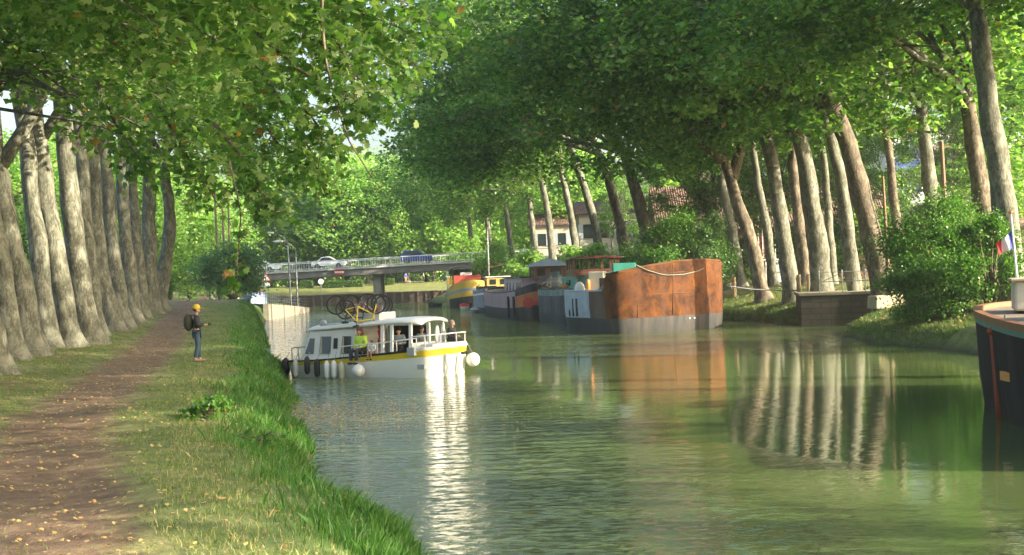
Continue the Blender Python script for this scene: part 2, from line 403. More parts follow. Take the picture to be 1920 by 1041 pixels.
# ------------------------------------------------------------------ leaves and trees
QUAD = np.array([(0, 0, 0), (.42, .45, .06), (0, 1, 0), (-.42, .45, .06)], float)
LOBED = np.array([(0, 0, 0), (.3, .02, 0), (.55, .3, .02), (.3, .38, .05), (.42, .72, .0), (.14, .62, .05), (0, 1, -.05), (-.14, .62, .05), (-.42, .72, .0), (-.3, .38, .05), (-.55, .3, .02), (-.3, .02, 0)], float)
def leaves_np(rs, pos, size, tmpl, up=.5, droop=.5):
    """pos (n,3): leaf blades with random orientation; returns verts, loops, counts"""
    n = len(pos); k = len(tmpl)
    nor = rs.normal(size=(n, 3)); nor[:, 2] = np.abs(nor[:, 2]) * (1 + up) + up; nor /= np.linalg.norm(nor, axis=1)[:, None]
    d = rs.normal(size=(n, 3)); d[:, 2] -= droop * 1.5
    d -= nor * (d * nor).sum(1)[:, None]; d /= np.linalg.norm(d, axis=1)[:, None] + 1e-9
    s = np.cross(d, nor); sz = size * rs.uniform(.65, 1.25, n)
    T = tmpl[None] * sz[:, None, None]
    v = pos[:, None] + T[..., 0:1] * s[:, None] + T[..., 1:2] * d[:, None] + T[..., 2:3] * nor[:, None]
    return v.reshape(-1, 3), np.arange(n * k), np.full(n, k)
def crown_data(seed, R_=7.0, z0=-2.0, z1=10.0, bias=(0, 0), limbs=7, clumps=110, per=230, size=.24, tmpl=QUAD, sig=(1.0, 1.0, .6), hang=0.25, far=False, lr=.16, tilt=0.0):
    rs = np.random.RandomState(seed); rr = random.Random(seed)
    mb = MB(); ends = []; LP = []
    for i in range(limbs):
        a = 2 * math.pi * (i + rr.uniform(-.3, .3)) / limbs; el = R(rr.uniform(35, 72)) if i % 3 else R(rr.uniform(66, 86))
        ln = R_ * rr.uniform(.75, 1.05)
        p = Vector((0, 0, 0)); d = Vector((math.cos(a) * math.cos(el) + bias[0] * .06, math.sin(a) * math.cos(el) + bias[1] * .06, math.sin(el)))
        pts = [Vector((0, 0, -.6)), p.copy()]
        for k in range(6):
            d = (d + Vector((rr.uniform(-.25, .25) + bias[0] * .025, rr.uniform(-.25, .25), rr.uniform(-.22, .12)))).normalized()
            p = p + d * ln / 6; pts.append(p.copy())
        rad = [lr * 1.15] + [lr * (1 - .13 * k) for k in range(len(pts) - 1)]
        mb.tube(pts, rad, 7, wob=.06, rr=rr); LP += [(q, r_) for q, r_ in zip(pts[2:], rad[2:])]
    cen = []
    for k in range(clumps):
        while True:
            q = rs.uniform(-1, 1, 3); l = np.linalg.norm(q)
            if .38 < l < 1: break
        c = Vector((q[0] * R_ + bias[0], q[1] * R_ + bias[1], (z0 + z1) / 2 + q[2] * (z1 - z0) / 2))
        c.z -= tilt * (q[0] + .1) * R_ * (1 - q[2]) / 2
        if rr.random() < hang and q[2] < .1: c.z -= rr.uniform(.2, 1.6)
        cen.append(c)
        if k % 2 == 0 or not far:
            lp, lrad = min(LP, key=lambda t: (t[0] - c).length + rr.uniform(0, 2.0))
            mid = lp.lerp(c, .5) + Vector((rr.uniform(-.3, .3), rr.uniform(-.3, .3), rr.uniform(0, .5)))
            mb.tube([lp, mid, c], [min(.06, lrad * .7), .035, .012], 5)
    n = clumps * per
    ci = rs.randint(0, clumps, n); base = np.array([tuple(c) for c in cen])[ci]
    sc_ = rs.uniform(.6, 1.25, clumps)[ci][:, None]
    g = rs.normal(size=(n, 3)); rad_ = np.linalg.norm(g, axis=1)[:, None]; g = g / rad_ * np.clip(rad_, .3, 1.75)
    pos = base + g * np.array(sig) * sc_
    v, l, c = leaves_np(rs, pos, size, tmpl)
    return mb, v, l, c
CR_CACHE = {}
def crown(key, leafmat=None, **kw):
    """crown prototype: mesh data for limbs and leaves, shared by every tree that uses the key"""
    if key in CR_CACHE: return CR_CACHE[key]
    mb, v, l, c = crown_data(**kw)
    ob = mb.build("branches", BARK, smooth=True); oc = mesh_np("crown", v, l, c, leafmat or LEAF)
    CR_CACHE[key] = (ob.data, oc.data)
    bpy.data.objects.remove(ob); bpy.data.objects.remove(oc)
    return CR_CACHE[key]
def child(name, data, parent, loc=(0, 0, 0), rz=0.0, s=1.0):
    o = bpy.data.objects.new(name, data); C.objects.link(o); o.parent = parent; o.location = loc; o.rotation_euler = (0, 0, rz); o.scale = (s, s, s)
    return o
def tree(base, top, r, key, label, group, bark=None, mid=None, rz=0.0, s=1.0, cat="plane tree", name="plane_tree", flare=1.55, extra=None, n=14, lean2=0.0, wob=.05):
    """base/top: world points of the trunk; mid: list of in-between points; r radius at breast height"""
    base = Vector(base); top = Vector(top)
    t = empty(name, base, 0, label, cat, group)
    rr = random.Random(int(base.x * 131 + base.y * 17))
    pts = [base + Vector((0, 0, -.35)), base]
    H = (top - base).length
    path = [base] + [Vector(m_) for m_ in (mid or [])] + [top]
    # resample
    seg = 12
    def at(f):
        L_ = [(path[i + 1] - path[i]).length for i in range(len(path) - 1)]; T_ = sum(L_) * f
        for i, q in enumerate(L_):
            if T_ <= q or i == len(L_) - 1: return path[i].lerp(path[i + 1], min(1, T_ / max(q, 1e-6)))
            T_ -= q
    res = [at(k / seg) for k in range(seg + 1)]
    for _ in range(2): res = [res[0]] + [(res[i - 1] + res[i] * 2 + res[i + 1]) / 4 for i in range(1, seg)] + [res[-1]]
    jit = [Vector((rr.uniform(-.05, .05), rr.uniform(-.05, .05), 0)) if 0 < i < seg else Vector() for i in range(seg + 1)]
    res = [p + j for p, j in zip(res, jit)]
    low = [res[0] + (res[1] - res[0]) * f for f in (.0, .15, .35, .65)]
    pl = [res[0] + Vector((0, 0, -.4))] + low + res[1:]
    rad = [r * (flare + .25), r * flare, r * (1 + (flare - 1) * .62), r * (1 + (flare - 1) * .36), r * (1 + (flare - 1) * .16)] + [r * (1.0 - .38 * i / seg) * (1 + .06 * math.sin(i * 1.9 + base.y)) for i in range(1, seg + 1)]
    mb = MB(); mb.tube([p - base for p in pl], rad, n, wob=wob, rr=rr)
    for e in (extra or []):
        ep = [Vector(p_) - base for p_ in e[0]]; mb.tube(ep, e[1], 9, wob=.05, rr=rr)
    mb.build("trunk", bark or BARK, t, smooth=True)
    if key:
        bd, cd = CR_CACHE[key]; o_ = top - base
        child("branches", bd, t, o_, rz, s); child("crown", cd, t, o_, rz, s)
    return t
crown("left", seed=3, R_=6.8, z0=.3, z1=12.5, bias=(2.6, -.5), clumps=150, per=120, size=.27, sig=(.75, .75, .42), hang=.25, tilt=.5)
crown("left2", seed=4, R_=6.5, z0=.9, z1=13.0, bias=(2.2, 0), clumps=145, per=120, size=.27, sig=(.75, .75, .42), hang=.25, tilt=.5)
crown("leftwide", seed=33, R_=6.8, z0=.8, z1=12.5, bias=(3.2, -.5), clumps=160, per=120, size=.27, sig=(.75, .75, .42), hang=.25, tilt=.4)
crown("low", seed=35, R_=7.6, z0=-2.6, z1=12.0, bias=(0, 0), clumps=170, per=75, size=.36, sig=(.95, .95, .55), hang=.4, lr=.2)
crown("near", seed=12, R_=6.8, z0=-.3, z1=6.5, bias=(5.6, -.3), clumps=250, per=150, size=.185, tmpl=LOBED, sig=(.7, .7, .45), hang=.35, tilt=.7)
crown("right", seed=5, R_=7.6, z0=-1.7, z1=13.0, bias=(-4.5, -.6), clumps=130, per=125, size=.32, sig=(.8, .8, .45), hang=.35, lr=.2, tilt=-.06)
crown("right2", seed=6, R_=7.0, z0=-1.2, z1=14.0, bias=(-2.6, .4), clumps=125, per=125, size=.32, sig=(.8, .8, .45), hang=.35, lr=.2)
crown("wide", seed=15, R_=9.2, z0=-2.2, z1=16.0, bias=(-8.0, -.3), clumps=170, per=125, size=.36, sig=(.95, .95, .5), hang=.35, lr=.24, tilt=-.1)
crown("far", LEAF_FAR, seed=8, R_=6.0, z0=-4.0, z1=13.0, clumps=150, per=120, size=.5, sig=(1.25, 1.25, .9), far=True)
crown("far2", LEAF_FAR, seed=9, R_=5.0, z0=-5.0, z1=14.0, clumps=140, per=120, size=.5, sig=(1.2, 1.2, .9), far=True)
def shrub(name, label, cat, base, rx, ry, h, mat, n=9000, size=.13, clumps=40, seed=1, group=None, hang=.3, z0=.1, tm=QUAD, lean=(0, 0)):
    t = empty(name, base, 0, label, cat, group); rs = np.random.RandomState(seed); rr = random.Random(seed)
    cen = []
    st = MB()
    for k in range(clumps):
        a = rr.uniform(0, 6.28); q = math.sqrt(rr.random()) * .9; zz = rr.uniform(z0, 1) ** .8
        prof = math.sin(min(1, zz * 1.02) * math.pi * .78 + .35)
        prof *= rr.uniform(.7, 1.3); zz *= rr.uniform(.8, 1.18)
        p = Vector((math.cos(a) * q * rx * prof + lean[0] * zz, math.sin(a) * q * ry * prof + lean[1] * zz, h * zz * .92)); cen.append(p)
        if k % 2 == 0: st.tube([(rr.uniform(-.15, .15), rr.uniform(-.15, .15), -.1), (p.x * .45, p.y * .45, p.z * .55), p], [.05, .03, .012], 5)
    for k in range(int(6 + rx * 8)):     # long shoots that break the outline
        p = cen[rr.randrange(clumps)]; q_ = p + Vector((p.x * .35 + rr.uniform(-.3, .3), p.y * .35, rr.uniform(-.1, .28) * h * .5)); st.tube([p, (p + q_) / 2 + Vector((0, 0, .06)), q_], [.015, .01, .005], 4)
        cen += [(p + q_) / 2, q_]
    clumps = len(cen)
    ci = rs.randint(0, clumps, n); base_ = np.array([tuple(c) for c in cen])[ci]
    g = rs.normal(size=(n, 3)) * np.array([rx * .16, ry * .16, h * .07]) * rs.uniform(.6, 1.2, clumps)[ci][:, None]
    v, l, c = leaves_np(rs, base_ + g, size, tm, up=.2, droop=1.0)
    st.build("stem", BARK_DARK, t, smooth=True); mesh_np("foliage", v, l, c, mat, t)
    return t
# ------------------------------------------------------------------ left bank row of planes
ORD = ["first", "second", "third", "fourth", "fifth", "sixth", "seventh", "eighth", "ninth", "tenth", "eleventh", "twelfth", "thirteenth"]
GL = "plane trees in the row along the towpath"
# (base u, v, [mid u,v ...], top u,v, radius, crown, note)
LEFTROW = [
 (-12, 700, [(-40, 560)], (-70, 330), .50, "left", "foot cut by the frame"),
 (25, 676, [(8, 560), (-12, 440)], (-45, 230), .42, "left2", "slim and leaning"),
 (57, 664, [(35, 520), (5, 400)], (-30, 170), .52, "left", "a broad grey trunk leaning left"),
 (93, 652, [(76, 500), (58, 340)], (25, 120), .40, "leftwide", "grey and evenly lit"),
 (133, 650, [(104, 480), (80, 330)], (60, 170), .46, "left", "a kinked trunk"),
 (172, 644, [(146, 500), (128, 360)], (118, 190), .50, "leftwide", "thick and flaring"),
 (184, 628, [(168, 480), (156, 350)], (150, 190), .38, "left", "slim"),
 (214, 622, [(186, 500), (176, 360)], (172, 200), .46, "leftwide", "with a bright sunlit strip"),
 (234, 616, [(214, 500), (204, 360)], (196, 230), .42, "left", "dull grey"),
 (252, 606, [(240, 480), (228, 370)], (240, 250), .42, "leftwide", "bending right"),
 (268, 597, [(258, 480), (250, 400)], (246, 260), .42, "left", "straight and narrow"),
 (284, 588, [(280, 480), (279, 380)], (280, 250), .55, "left2", "upright and smooth"),
 (300, 581, [(312, 470), (320, 420)], (306, 300), .50, "left", "dark and bowed"),
]
for i, (u, v, mids, tp, r, key, note) in enumerate(LEFTROW):
    if i < 10: tp = (tp[0] - 8, tp[1] - 80)
    b = ghit(u, v); Y = b.y
    pts = [P(a, c_, Y) for a, c_ in mids]; top = P(tp[0], tp[1], Y)
    ex = None
    if i in (2, 4, 5, 7, 9):
        q = pts[-1].lerp(top, .25); ex = [([q, q + Vector((1.0, .2, 1.6)), q + Vector((2.4, .4, 4.2)), q + Vector((3.2, .2, 6.8))], [r * .5, r * .42, r * .34, r * .2])]
    tree(b, top, r * .92, key, "%s plane tree from the left along the towpath, %s" % (ORD[i], note), GL, mid=pts, rz=rnd.uniform(-.35, .35), s=rnd.uniform(.9, 1.05), flare=1.6, extra=ex)
# planes of the same row nearer the camera: their boughs hang into the top left of the picture
for k, (Y, key, note) in enumerate([(16.5, "near", "boughs nearest the camera"), (22.5, "near", "bare twig over the water"), (28.5, "near", "sprays hanging above the boat"), (34.5, "left", "high boughs at the top left corner")]):
    b = Vector((-7.6 - SLOPE * Y, Y, 0)); b.z = gz(b.x, b.y)
    tp_ = b + Vector((-.3 if k < 3 else -1.4, 0, (7.9, 8.4, 8.6, 9.4)[k]))
    tree(b, tp_, .42, key, "towpath plane with its trunk outside the frame, %s" % note, GL, rz=(.2, -.15, .1, -.3)[k], s=(.85, 1.0, .85, 1)[k])
    if k == 1: NEAR = bpy.data.objects[[o.name for o in bpy.data.objects if o.parent is None and o.type == "EMPTY"][-1]]
def spray(pts, Y, parent, seed, r=.3, per=120, size=.15, tw=.018, leaves=True):
    if per > 20: per = int(per * 1.5)
    """a bough hanging down in front of the view, with its leaves, as a part of its tree"""
    rs = np.random.RandomState(seed); q = [P(u, v, Y + dy) - parent.location for u, v, dy in pts]
    mb = MB(); mb.tube(q, [tw * 1.8 * (1 - .7 * i / (len(q) - 1)) for i in range(len(q))], 6)
    pos = []
    if leaves:
        for i in range(1, len(q)):
            for k in range(per): f = rs.random_sample(); a = q[i - 1].lerp(q[i], f); g = rs.normal(size=3) * r * .5; pos.append((a.x + g[0], a.y + g[1], a.z + g[2] * .75 - abs(rs.normal()) * r * .3))
        for k in range(5 * len(q)):
            i = rs.randint(1, len(q)); a = q[i - 1].lerp(q[i], rs.random_sample()); g = Vector(rs.normal(size=3)) * r * .7; mb.tube([a, a + g * .5 - Vector((0, 0, .03)), a + g - Vector((0, 0, r * .35))], [.008, .006, .003], 4)
    b = mb.build("bough", BARK_DARK, parent, smooth=True)
    if leaves: v, l, c = leaves_np(rs, np.array(pos), size, LOBED, up=.2, droop=1.0); mesh_np("leaves", v, l, c, LEAF, b)
spray([(606, -60, 0), (603, 40, 0), (612, 120, .05), (632, 200, .1), (655, 265, .1), (697, 333, .15)], 21, NEAR, 1, leaves=False, tw=.016)
spray([(480, 60, 0), (560, 130, -.2), (620, 165, -.3), (672, 190, -.4), (722, 222, -.4)], 20.5, NEAR, 2, r=.3, per=46)
spray([(560, 20, 0), (640, 60, 0), (690, 120, .3)], 24, NEAR, 3, r=.38, per=90)
spray([(400, 230, 0), (450, 290, 0), (470, 340, 0), (500, 370, 0), (522, 395, 0)], 21, NEAR, 4, r=.3, per=50)
spray([(430, 300, 0), (452, 400, .1), (447, 470, .1), (440, 520, .1), (436, 560, .1)], 20, NEAR, 5, r=.13, per=14, tw=.008)
spray([(300, 200, 0), (340, 280, 0), (380, 330, 0), (405, 380, 0)], 23, NEAR, 6, r=.36, per=60)
spray([(500, 150, 0), (560, 240, 0), (590, 300, 0), (602, 340, 0)], 24, NEAR, 7, r=.42, per=80)
spray([(180, 150, 0), (215, 230, 0), (255, 290, 0), (280, 330, 0)], 25, NEAR, 8, r=.36, per=50)
spray([(600, 20, 0), (650, 110, 0), (668, 190, .2), (676, 250, .2)], 22, NEAR, 10, r=.34, per=60)
spray([(640, -10, 0), (700, 40, 0), (742, 110, 0), (760, 170, 0)], 25, NEAR, 11, r=.4, per=80)
spray([(520, 120, 0), (560, 190, 0), (600, 240, 0), (640, 270, 0)], 23, NEAR, 12, r=.36, per=70)
spray([(700, -30, 0), (770, 10, 0), (820, 60, 0)], 26, NEAR, 13, r=.4, per=80)
spray([(560, 40, 0), (610, 90, 0), (660, 100, 0), (700, 150, 0), (715, 195, 0)], 24, NEAR, 14, r=.42, per=80)
spray([(600, -20, 0), (680, 40, 0), (730, 80, 0), (790, 130, 0)], 27, NEAR, 15, r=.5, per=100)
spray([(440, 180, 0), (500, 240, 0), (545, 300, 0), (570, 330, 0)], 25, NEAR, 16, r=.45, per=90)
spray([(540, -20, 0), (640, 10, 0), (720, 40, 0), (790, 70, 0)], 23, NEAR, 9, r=.45, per=90)

# ------------------------------------------------------------------ right bank planes
GR = "plane trees on the moorings bank"
def rtree(u, v, mids, tp, r, key, label, s=1.0, extra=None, bark=None, Y=None, rz=None, flare=1.4, group=GR):
    if Y is None: b = ghit(u, v, 40)
    else:
        b = P(u, v, Y); b.z = gz(b.x, b.y)
    Y = b.y; pts = [P(a, c_, Y) for a, c_ in mids]
    ex = [([P(a, c_, Y + dy) for a, c_, dy in e[0]], e[1]) for e in (extra or [])]
    return tree(b, P(tp[0], tp[1], Y), r, key, label, group, mid=pts, rz=rnd.uniform(-.3, .3) if rz is None else rz, s=s, extra=ex, bark=bark, flare=flare)
rtree(1432, 541, [(1405, 440), (1380, 370), (1368, 330)], (1352, 285), .47, "right", "dark forked plane tree right of the rusty barge, its left limb bending over the water", extra=[([(1355, 300, 0), (1310, 262, -.4), (1285, 238, -.8), (1268, 200, -1.2)], [.36, .28, .22, .14]), ([(1372, 335, 0), (1388, 280, .3), (1392, 245, .4), (1376, 205, .5)], [.36, .32, .28, .2])], bark=BARK_DARK, Y=84)
rtree(1486, 541, [(1468, 430), (1450, 320), (1435, 240)], (1405, 150), .50, "wide", "pale plane tree second right of the rusty barge, tallest straight trunk in view", Y=80)
rtree(1542, 541, [(1530, 430), (1510, 310)], (1485, 200), .62, "right", "thickest plane trunk behind the iron railing on the quay, half in shade", Y=76)
rtree(1606, 541, [(1590, 430), (1575, 320)], (1540, 200), .42, "right2", "slender pale plane tree with a brightly sunlit right side behind the railing", Y=73.5)
rtree(1660, 541, [(1635, 440), (1607, 330), (1580, 240)], (1545, 165), .62, "right", "stout brown plane tree with knobbly bark left of the weeping bush", bark=BARK_DARK, Y=70)
rtree(1902, 543, [(1890, 430), (1868, 300), (1850, 170)], (1832, 20), .50, "right2", "tall plane tree at the right frame edge with sun blotches on its trunk", Y=51.5, s=.9)
rtree(1856, 540, [(1850, 440), (1830, 300)], (1815, 190), .50, "right", "shaded plane trunk just left of the sun-blotched one", Y=60, bark=BARK_DARK)
rtree(1175, 540, [(1170, 450), (1150, 370)], (1125, 290), .50, "wide", "dark leaning plane tree left of the bush behind the rusty barge", Y=112, bark=BARK_DARK)
rtree(1228, 538, [(1215, 440), (1195, 370)], (1172, 290), .62, "wide", "dark plane tree rising out of the bush behind the rusty barge", Y=105, bark=BARK_DARK)
rtree(1132, 540, [(1118, 430), (1100, 360)], (1068, 270), .44, "wide", "whitish bare plane trunk above the brown wheelhouse", Y=120)
rtree(1040, 535, [(1034, 450), (1028, 400)], (1015, 330), .45, "right", "plane tree with a pale trunk right of the pavilion-roofed houseboat", Y=138)
rtree(1085, 538, [(1078, 450), (1068, 390)], (1050, 310), .42, "right", "plane tree between the pale trunk and the whitish bare trunk", Y=129)
for k, (Y, nt_) in enumerate([(148, "above the houseboat wheelhouse"), (160, "above the mast"), (172, "above the yellow barge"), (184, "beside the right end of the bridge")]):
    b = Vector((34.0 - SLOPE * Y, Y, 1.9)); tree(b, b + Vector((-.8, 0, 9.5)), .42, ("right2", "right")[k % 2], "plane tree far along the moorings bank, standing %s" % nt_, GR, rz=rnd.uniform(-.4, .4))
# second row behind
GB = "plane trees of the back row on the moorings bank"
rtree(1390, 530, [(1375, 440), (1360, 380)], (1345, 280), .42, "right2", "thin back-row plane tree between the rusty barge and the forked plane", Y=98, group=GB)
rtree(1510, 530, [(1500, 430), (1490, 350)], (1485, 260), .45, "right2", "shaded back-row plane tree between the second and third quay trunks", Y=90, group=GB, bark=BARK_DARK)
rtree(1562, 530, [(1555, 430), (1548, 330)], (1535, 230), .30, "right", "thin back-row plane tree close behind the thickest quay trunk", Y=88, group=GB)
rtree(1450, 530, [(1440, 430), (1420, 340)], (1408, 250), .34, "right2", "back-row plane tree seen left of the second quay trunk", Y=94, group=GB)
rtree(1690, 520, [(1680, 420), (1672, 330)], (1660, 240), .34, "right", "back-row plane tree just above the weeping bush", Y=82, group=GB, bark=BARK_DARK)
rtree(1765, 520, [(1750, 400), (1740, 320)], (1728, 200), .50, "right2", "pale back-row plane tree standing before the white apartment block", Y=76, group=GB)
# front row carries on unseen; crowns shaped and spaced to shade path and water
for k, (Y, key) in enumerate([(45, "low"), (32.5, "low"), (19.5, "low"), (7, "low"), (-6, "low")]):
    b = Vector((31.5 - SLOPE * Y, Y, 1.9)); tree(b, b + Vector((-.8, 0, 9.8)), .55, key, "%s unseen plane tree off the right frame edge, crown shaped for its shade, counted towards the camera" % ORD[k], GR, rz=rnd.uniform(-.3, .3), s=.85)

for k, Y in enumerate((60, 43, 26)):  # unseen trees added behind the front row to shade the towpath trunks
    b = Vector((39.0 - SLOPE * Y, Y, 2.0)); tree(b, b + Vector((-.8, 0, 13.5)), .6, "low", "%s tall unseen plane tree added off the right frame edge for its shade, counted towards the camera" % ORD[k], GB, rz=rnd.uniform(-.3, .3), s=1.0)

# ------------------------------------------------------------------ wood beyond the bridge
GF = "pale green trees standing beyond the bridge"
k = 0
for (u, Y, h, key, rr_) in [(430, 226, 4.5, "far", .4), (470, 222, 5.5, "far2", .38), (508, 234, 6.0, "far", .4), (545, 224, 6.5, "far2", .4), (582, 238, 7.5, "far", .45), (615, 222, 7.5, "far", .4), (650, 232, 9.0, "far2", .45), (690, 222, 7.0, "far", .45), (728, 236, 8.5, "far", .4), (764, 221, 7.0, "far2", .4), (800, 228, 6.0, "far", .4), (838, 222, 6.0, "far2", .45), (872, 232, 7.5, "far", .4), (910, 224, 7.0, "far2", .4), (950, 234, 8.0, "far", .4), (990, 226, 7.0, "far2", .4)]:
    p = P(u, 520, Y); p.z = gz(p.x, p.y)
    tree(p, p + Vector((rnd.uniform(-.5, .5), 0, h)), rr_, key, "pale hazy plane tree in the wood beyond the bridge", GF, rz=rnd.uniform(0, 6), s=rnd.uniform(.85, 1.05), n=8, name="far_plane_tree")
    k += 1
GF2 = "taller trees behind the wood beyond the bridge"
for (u, Y, s_) in [(380, 262, 1.15), (450, 268, 1.2), (520, 262, 1.3), (595, 270, 1.35), (665, 262, 1.45), (740, 268, 1.3), (815, 262, 1.25), (890, 268, 1.25), (965, 262, 1.2), (1040, 258, 1.2), (1120, 262, 1.2)]:
    p = P(u, 520, Y); p.z = gz(p.x, p.y)
    tree(p, p + Vector((0, 0, 6.5)), .5, ("far", "far2")[k % 2], "taller dense tree at the back of the wood beyond the bridge", GF2, rz=rnd.uniform(0, 6), s=s_, n=8, name="far_tree"); k += 1
GF3 = "trees closing the view behind the towpath row"
for (u, Y, s_) in [(-60, 150, 1.0), (40, 140, 1.0), (120, 150, 1.0), (200, 160, 1.0), (262, 150, .9), (318, 165, .95), (355, 185, 1.0), (395, 205, 1.0)]:
    p = P(u, 520, Y); p.z = gz(p.x, p.y)
    tree(p, p + Vector((0, 0, 6.0)), .4, ("far", "far2")[k % 2], "leafy tree in the belt behind the towpath row", GF3, rz=rnd.uniform(0, 6), s=s_ * .95, n=8, name="far_tree"); k += 1
GF4 = "trees behind the houses on the moorings bank"
for (u, Y, s_) in [(1010, 195, 1.0), (1075, 182, 1.0), (1290, 150, .95), (1360, 158, 1.0), (1560, 150, 1.0), (1625, 150, 1.0), (1880, 96, .9)]:
    p = P(u, 520, Y); p.z = 2
    tree(p, p + Vector((0, 0, 7.0)), .4, ("far", "far2")[k % 2], "leafy tree behind the houses on the moorings bank", GF4, rz=rnd.uniform(0, 6), s=s_, n=8, name="far_tree"); k += 1

for (u, Y, s_, lb) in [(1330, 106, .55, "small leafy tree before the left half of the tiled roof"), (1470, 103, .6, "small leafy tree before the middle of the tiled roof"), (1600, 100, .55, "small leafy tree before the right end of the tiled roof"), (1400, 110, .85, "bushy small tree hiding the roof behind the forked plane"), (1680, 104, .55, "small tree half hiding the white apartment block"), (1815, 92, .5, "small tree rising behind the brown shed roof"), (1150, 140, .5, "small leafy tree before the pale two-storey house")]:
    p = P(u, 520, Y); p.z = 1.8; tree(p, p + Vector((0, 0, 5.6)), .16, "right2", lb, "small trees before the houses", rz=rnd.uniform(0, 6), s=s_, n=8, name="small_tree", cat="small tree")
# ------------------------------------------------------------------ shrubs
for (u, Y, hh, rx, lb) in [(1315, 104, 6.2, 1.8, "tall shrub in front of the brick building's left gable"), (1400, 106, 4.2, 1.6, "shrub against the brick wall left of the dark red window"), (1500, 102, 5.2, 1.7, "shrub against the brick building between the quay trunks"), (1590, 98, 5.6, 2.0, "shrub behind the slender sunlit trunk"), (1665, 90, 6.0, 2.2, "tall shrub behind the weeping bush")]:
    p = P(u, 520, Y); shrub("bush", lb, "bush", (p.x, Y, 1.7), rx, 1.4, hh, LEAF, 5000, .2, 34, int(u))
p = ghit(372, 566, 60); shrub("bush", "round blue-green bush beyond the crest of the towpath", "bush", (p.x, 116, gz(p.x, 116)), 2.9, 2.4, 4.9, LEAF_BLUE, 11000, .2, 50, 2)
p = P(318, 560, 112); shrub("bush", "small bright green shrub at the foot of the last towpath plane", "bush", (p.x, 112, gz(p.x, 112)), .6, .6, 1.9, LEAF_SHRUB, 2500, .12, 16, 3)
p = P(436, 560, 124); shrub("bush", "low light green thicket behind the white concrete post", "bush", (p.x - .6, 126, gz(p.x, 126)), 1.5, 1.5, 3.0, LEAF_BLUE, 4500, .16, 26, 4)
p = P(1270, 520, 93); shrub("bush", "big dark bush rising behind the rusty barge", "bush", (p.x, 93, 1.7), 3.2, 2.6, 4.8, LEAF_SHRUB, 20000, .17, 70, 5)
p = P(1205, 520, 97); shrub("bush", "lower dark bush left of the big one behind the rusty barge", "bush", (p.x, 97, 1.7), 2.2, 2.0, 3.2, LEAF_SHRUB, 10000, .16, 40, 15)
p = P(1335, 520, 92); shrub("bush", "loose bush above the bow of the rusty barge", "bush", (p.x, 92, 1.7), 1.6, 1.6, 4.6, LEAF_BLUE, 8000, .15, 30, 16)
p = P(1755, 590, 55.5); shrub("weeping_bush", "large weeping bush hanging over the bank left of the near barge", "bush", (p.x + .2, 55.5, gz(p.x + .2, 55.5) - .2), 2.7, 2.0, 4.1, LEAF_SHRUB, 30000, .115, 120, 6, z0=.12, hang=.6)
p = P(1790, 615, 52.5); shrub("bush", "dark low bush drooping to the water below the weeping bush", "bush", (p.x, 52.5, gz(p.x, 52.5) - .3), 1.9, 1.2, 2.4, LEAF_SHRUB, 17000, .11, 60, 7, lean=(-.9, -.3))
p = P(1855, 560, 50); shrub("bush", "leafy bush at the foot of the sun-blotched plane tree", "bush", (p.x, 50, 1.5), 1.2, 1.0, 3.0, LEAF_SHRUB, 9000, .11, 40, 8)
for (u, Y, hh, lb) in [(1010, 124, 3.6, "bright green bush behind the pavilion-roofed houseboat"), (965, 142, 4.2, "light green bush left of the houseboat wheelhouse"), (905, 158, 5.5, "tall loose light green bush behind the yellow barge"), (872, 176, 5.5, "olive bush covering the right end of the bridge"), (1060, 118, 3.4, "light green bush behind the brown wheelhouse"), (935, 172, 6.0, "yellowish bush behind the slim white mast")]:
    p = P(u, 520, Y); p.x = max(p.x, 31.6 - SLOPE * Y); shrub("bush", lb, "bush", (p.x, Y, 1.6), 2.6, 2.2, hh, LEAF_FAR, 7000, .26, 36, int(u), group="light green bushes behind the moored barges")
p = ghit(388, 790); shrub("bramble", "low leafy bramble sprawling over the grass verge in the foreground", "plant", p, .55, .5, .42, LEAF_SHRUB, 900, .07, 26, 21, tm=LOBED)
p = ghit(480, 850); shrub("bramble", "small broad-leaved weed on the water's edge in the foreground", "plant", p, .3, .3, .3, LEAF_SHRUB, 260, .06, 12, 22, tm=LOBED)
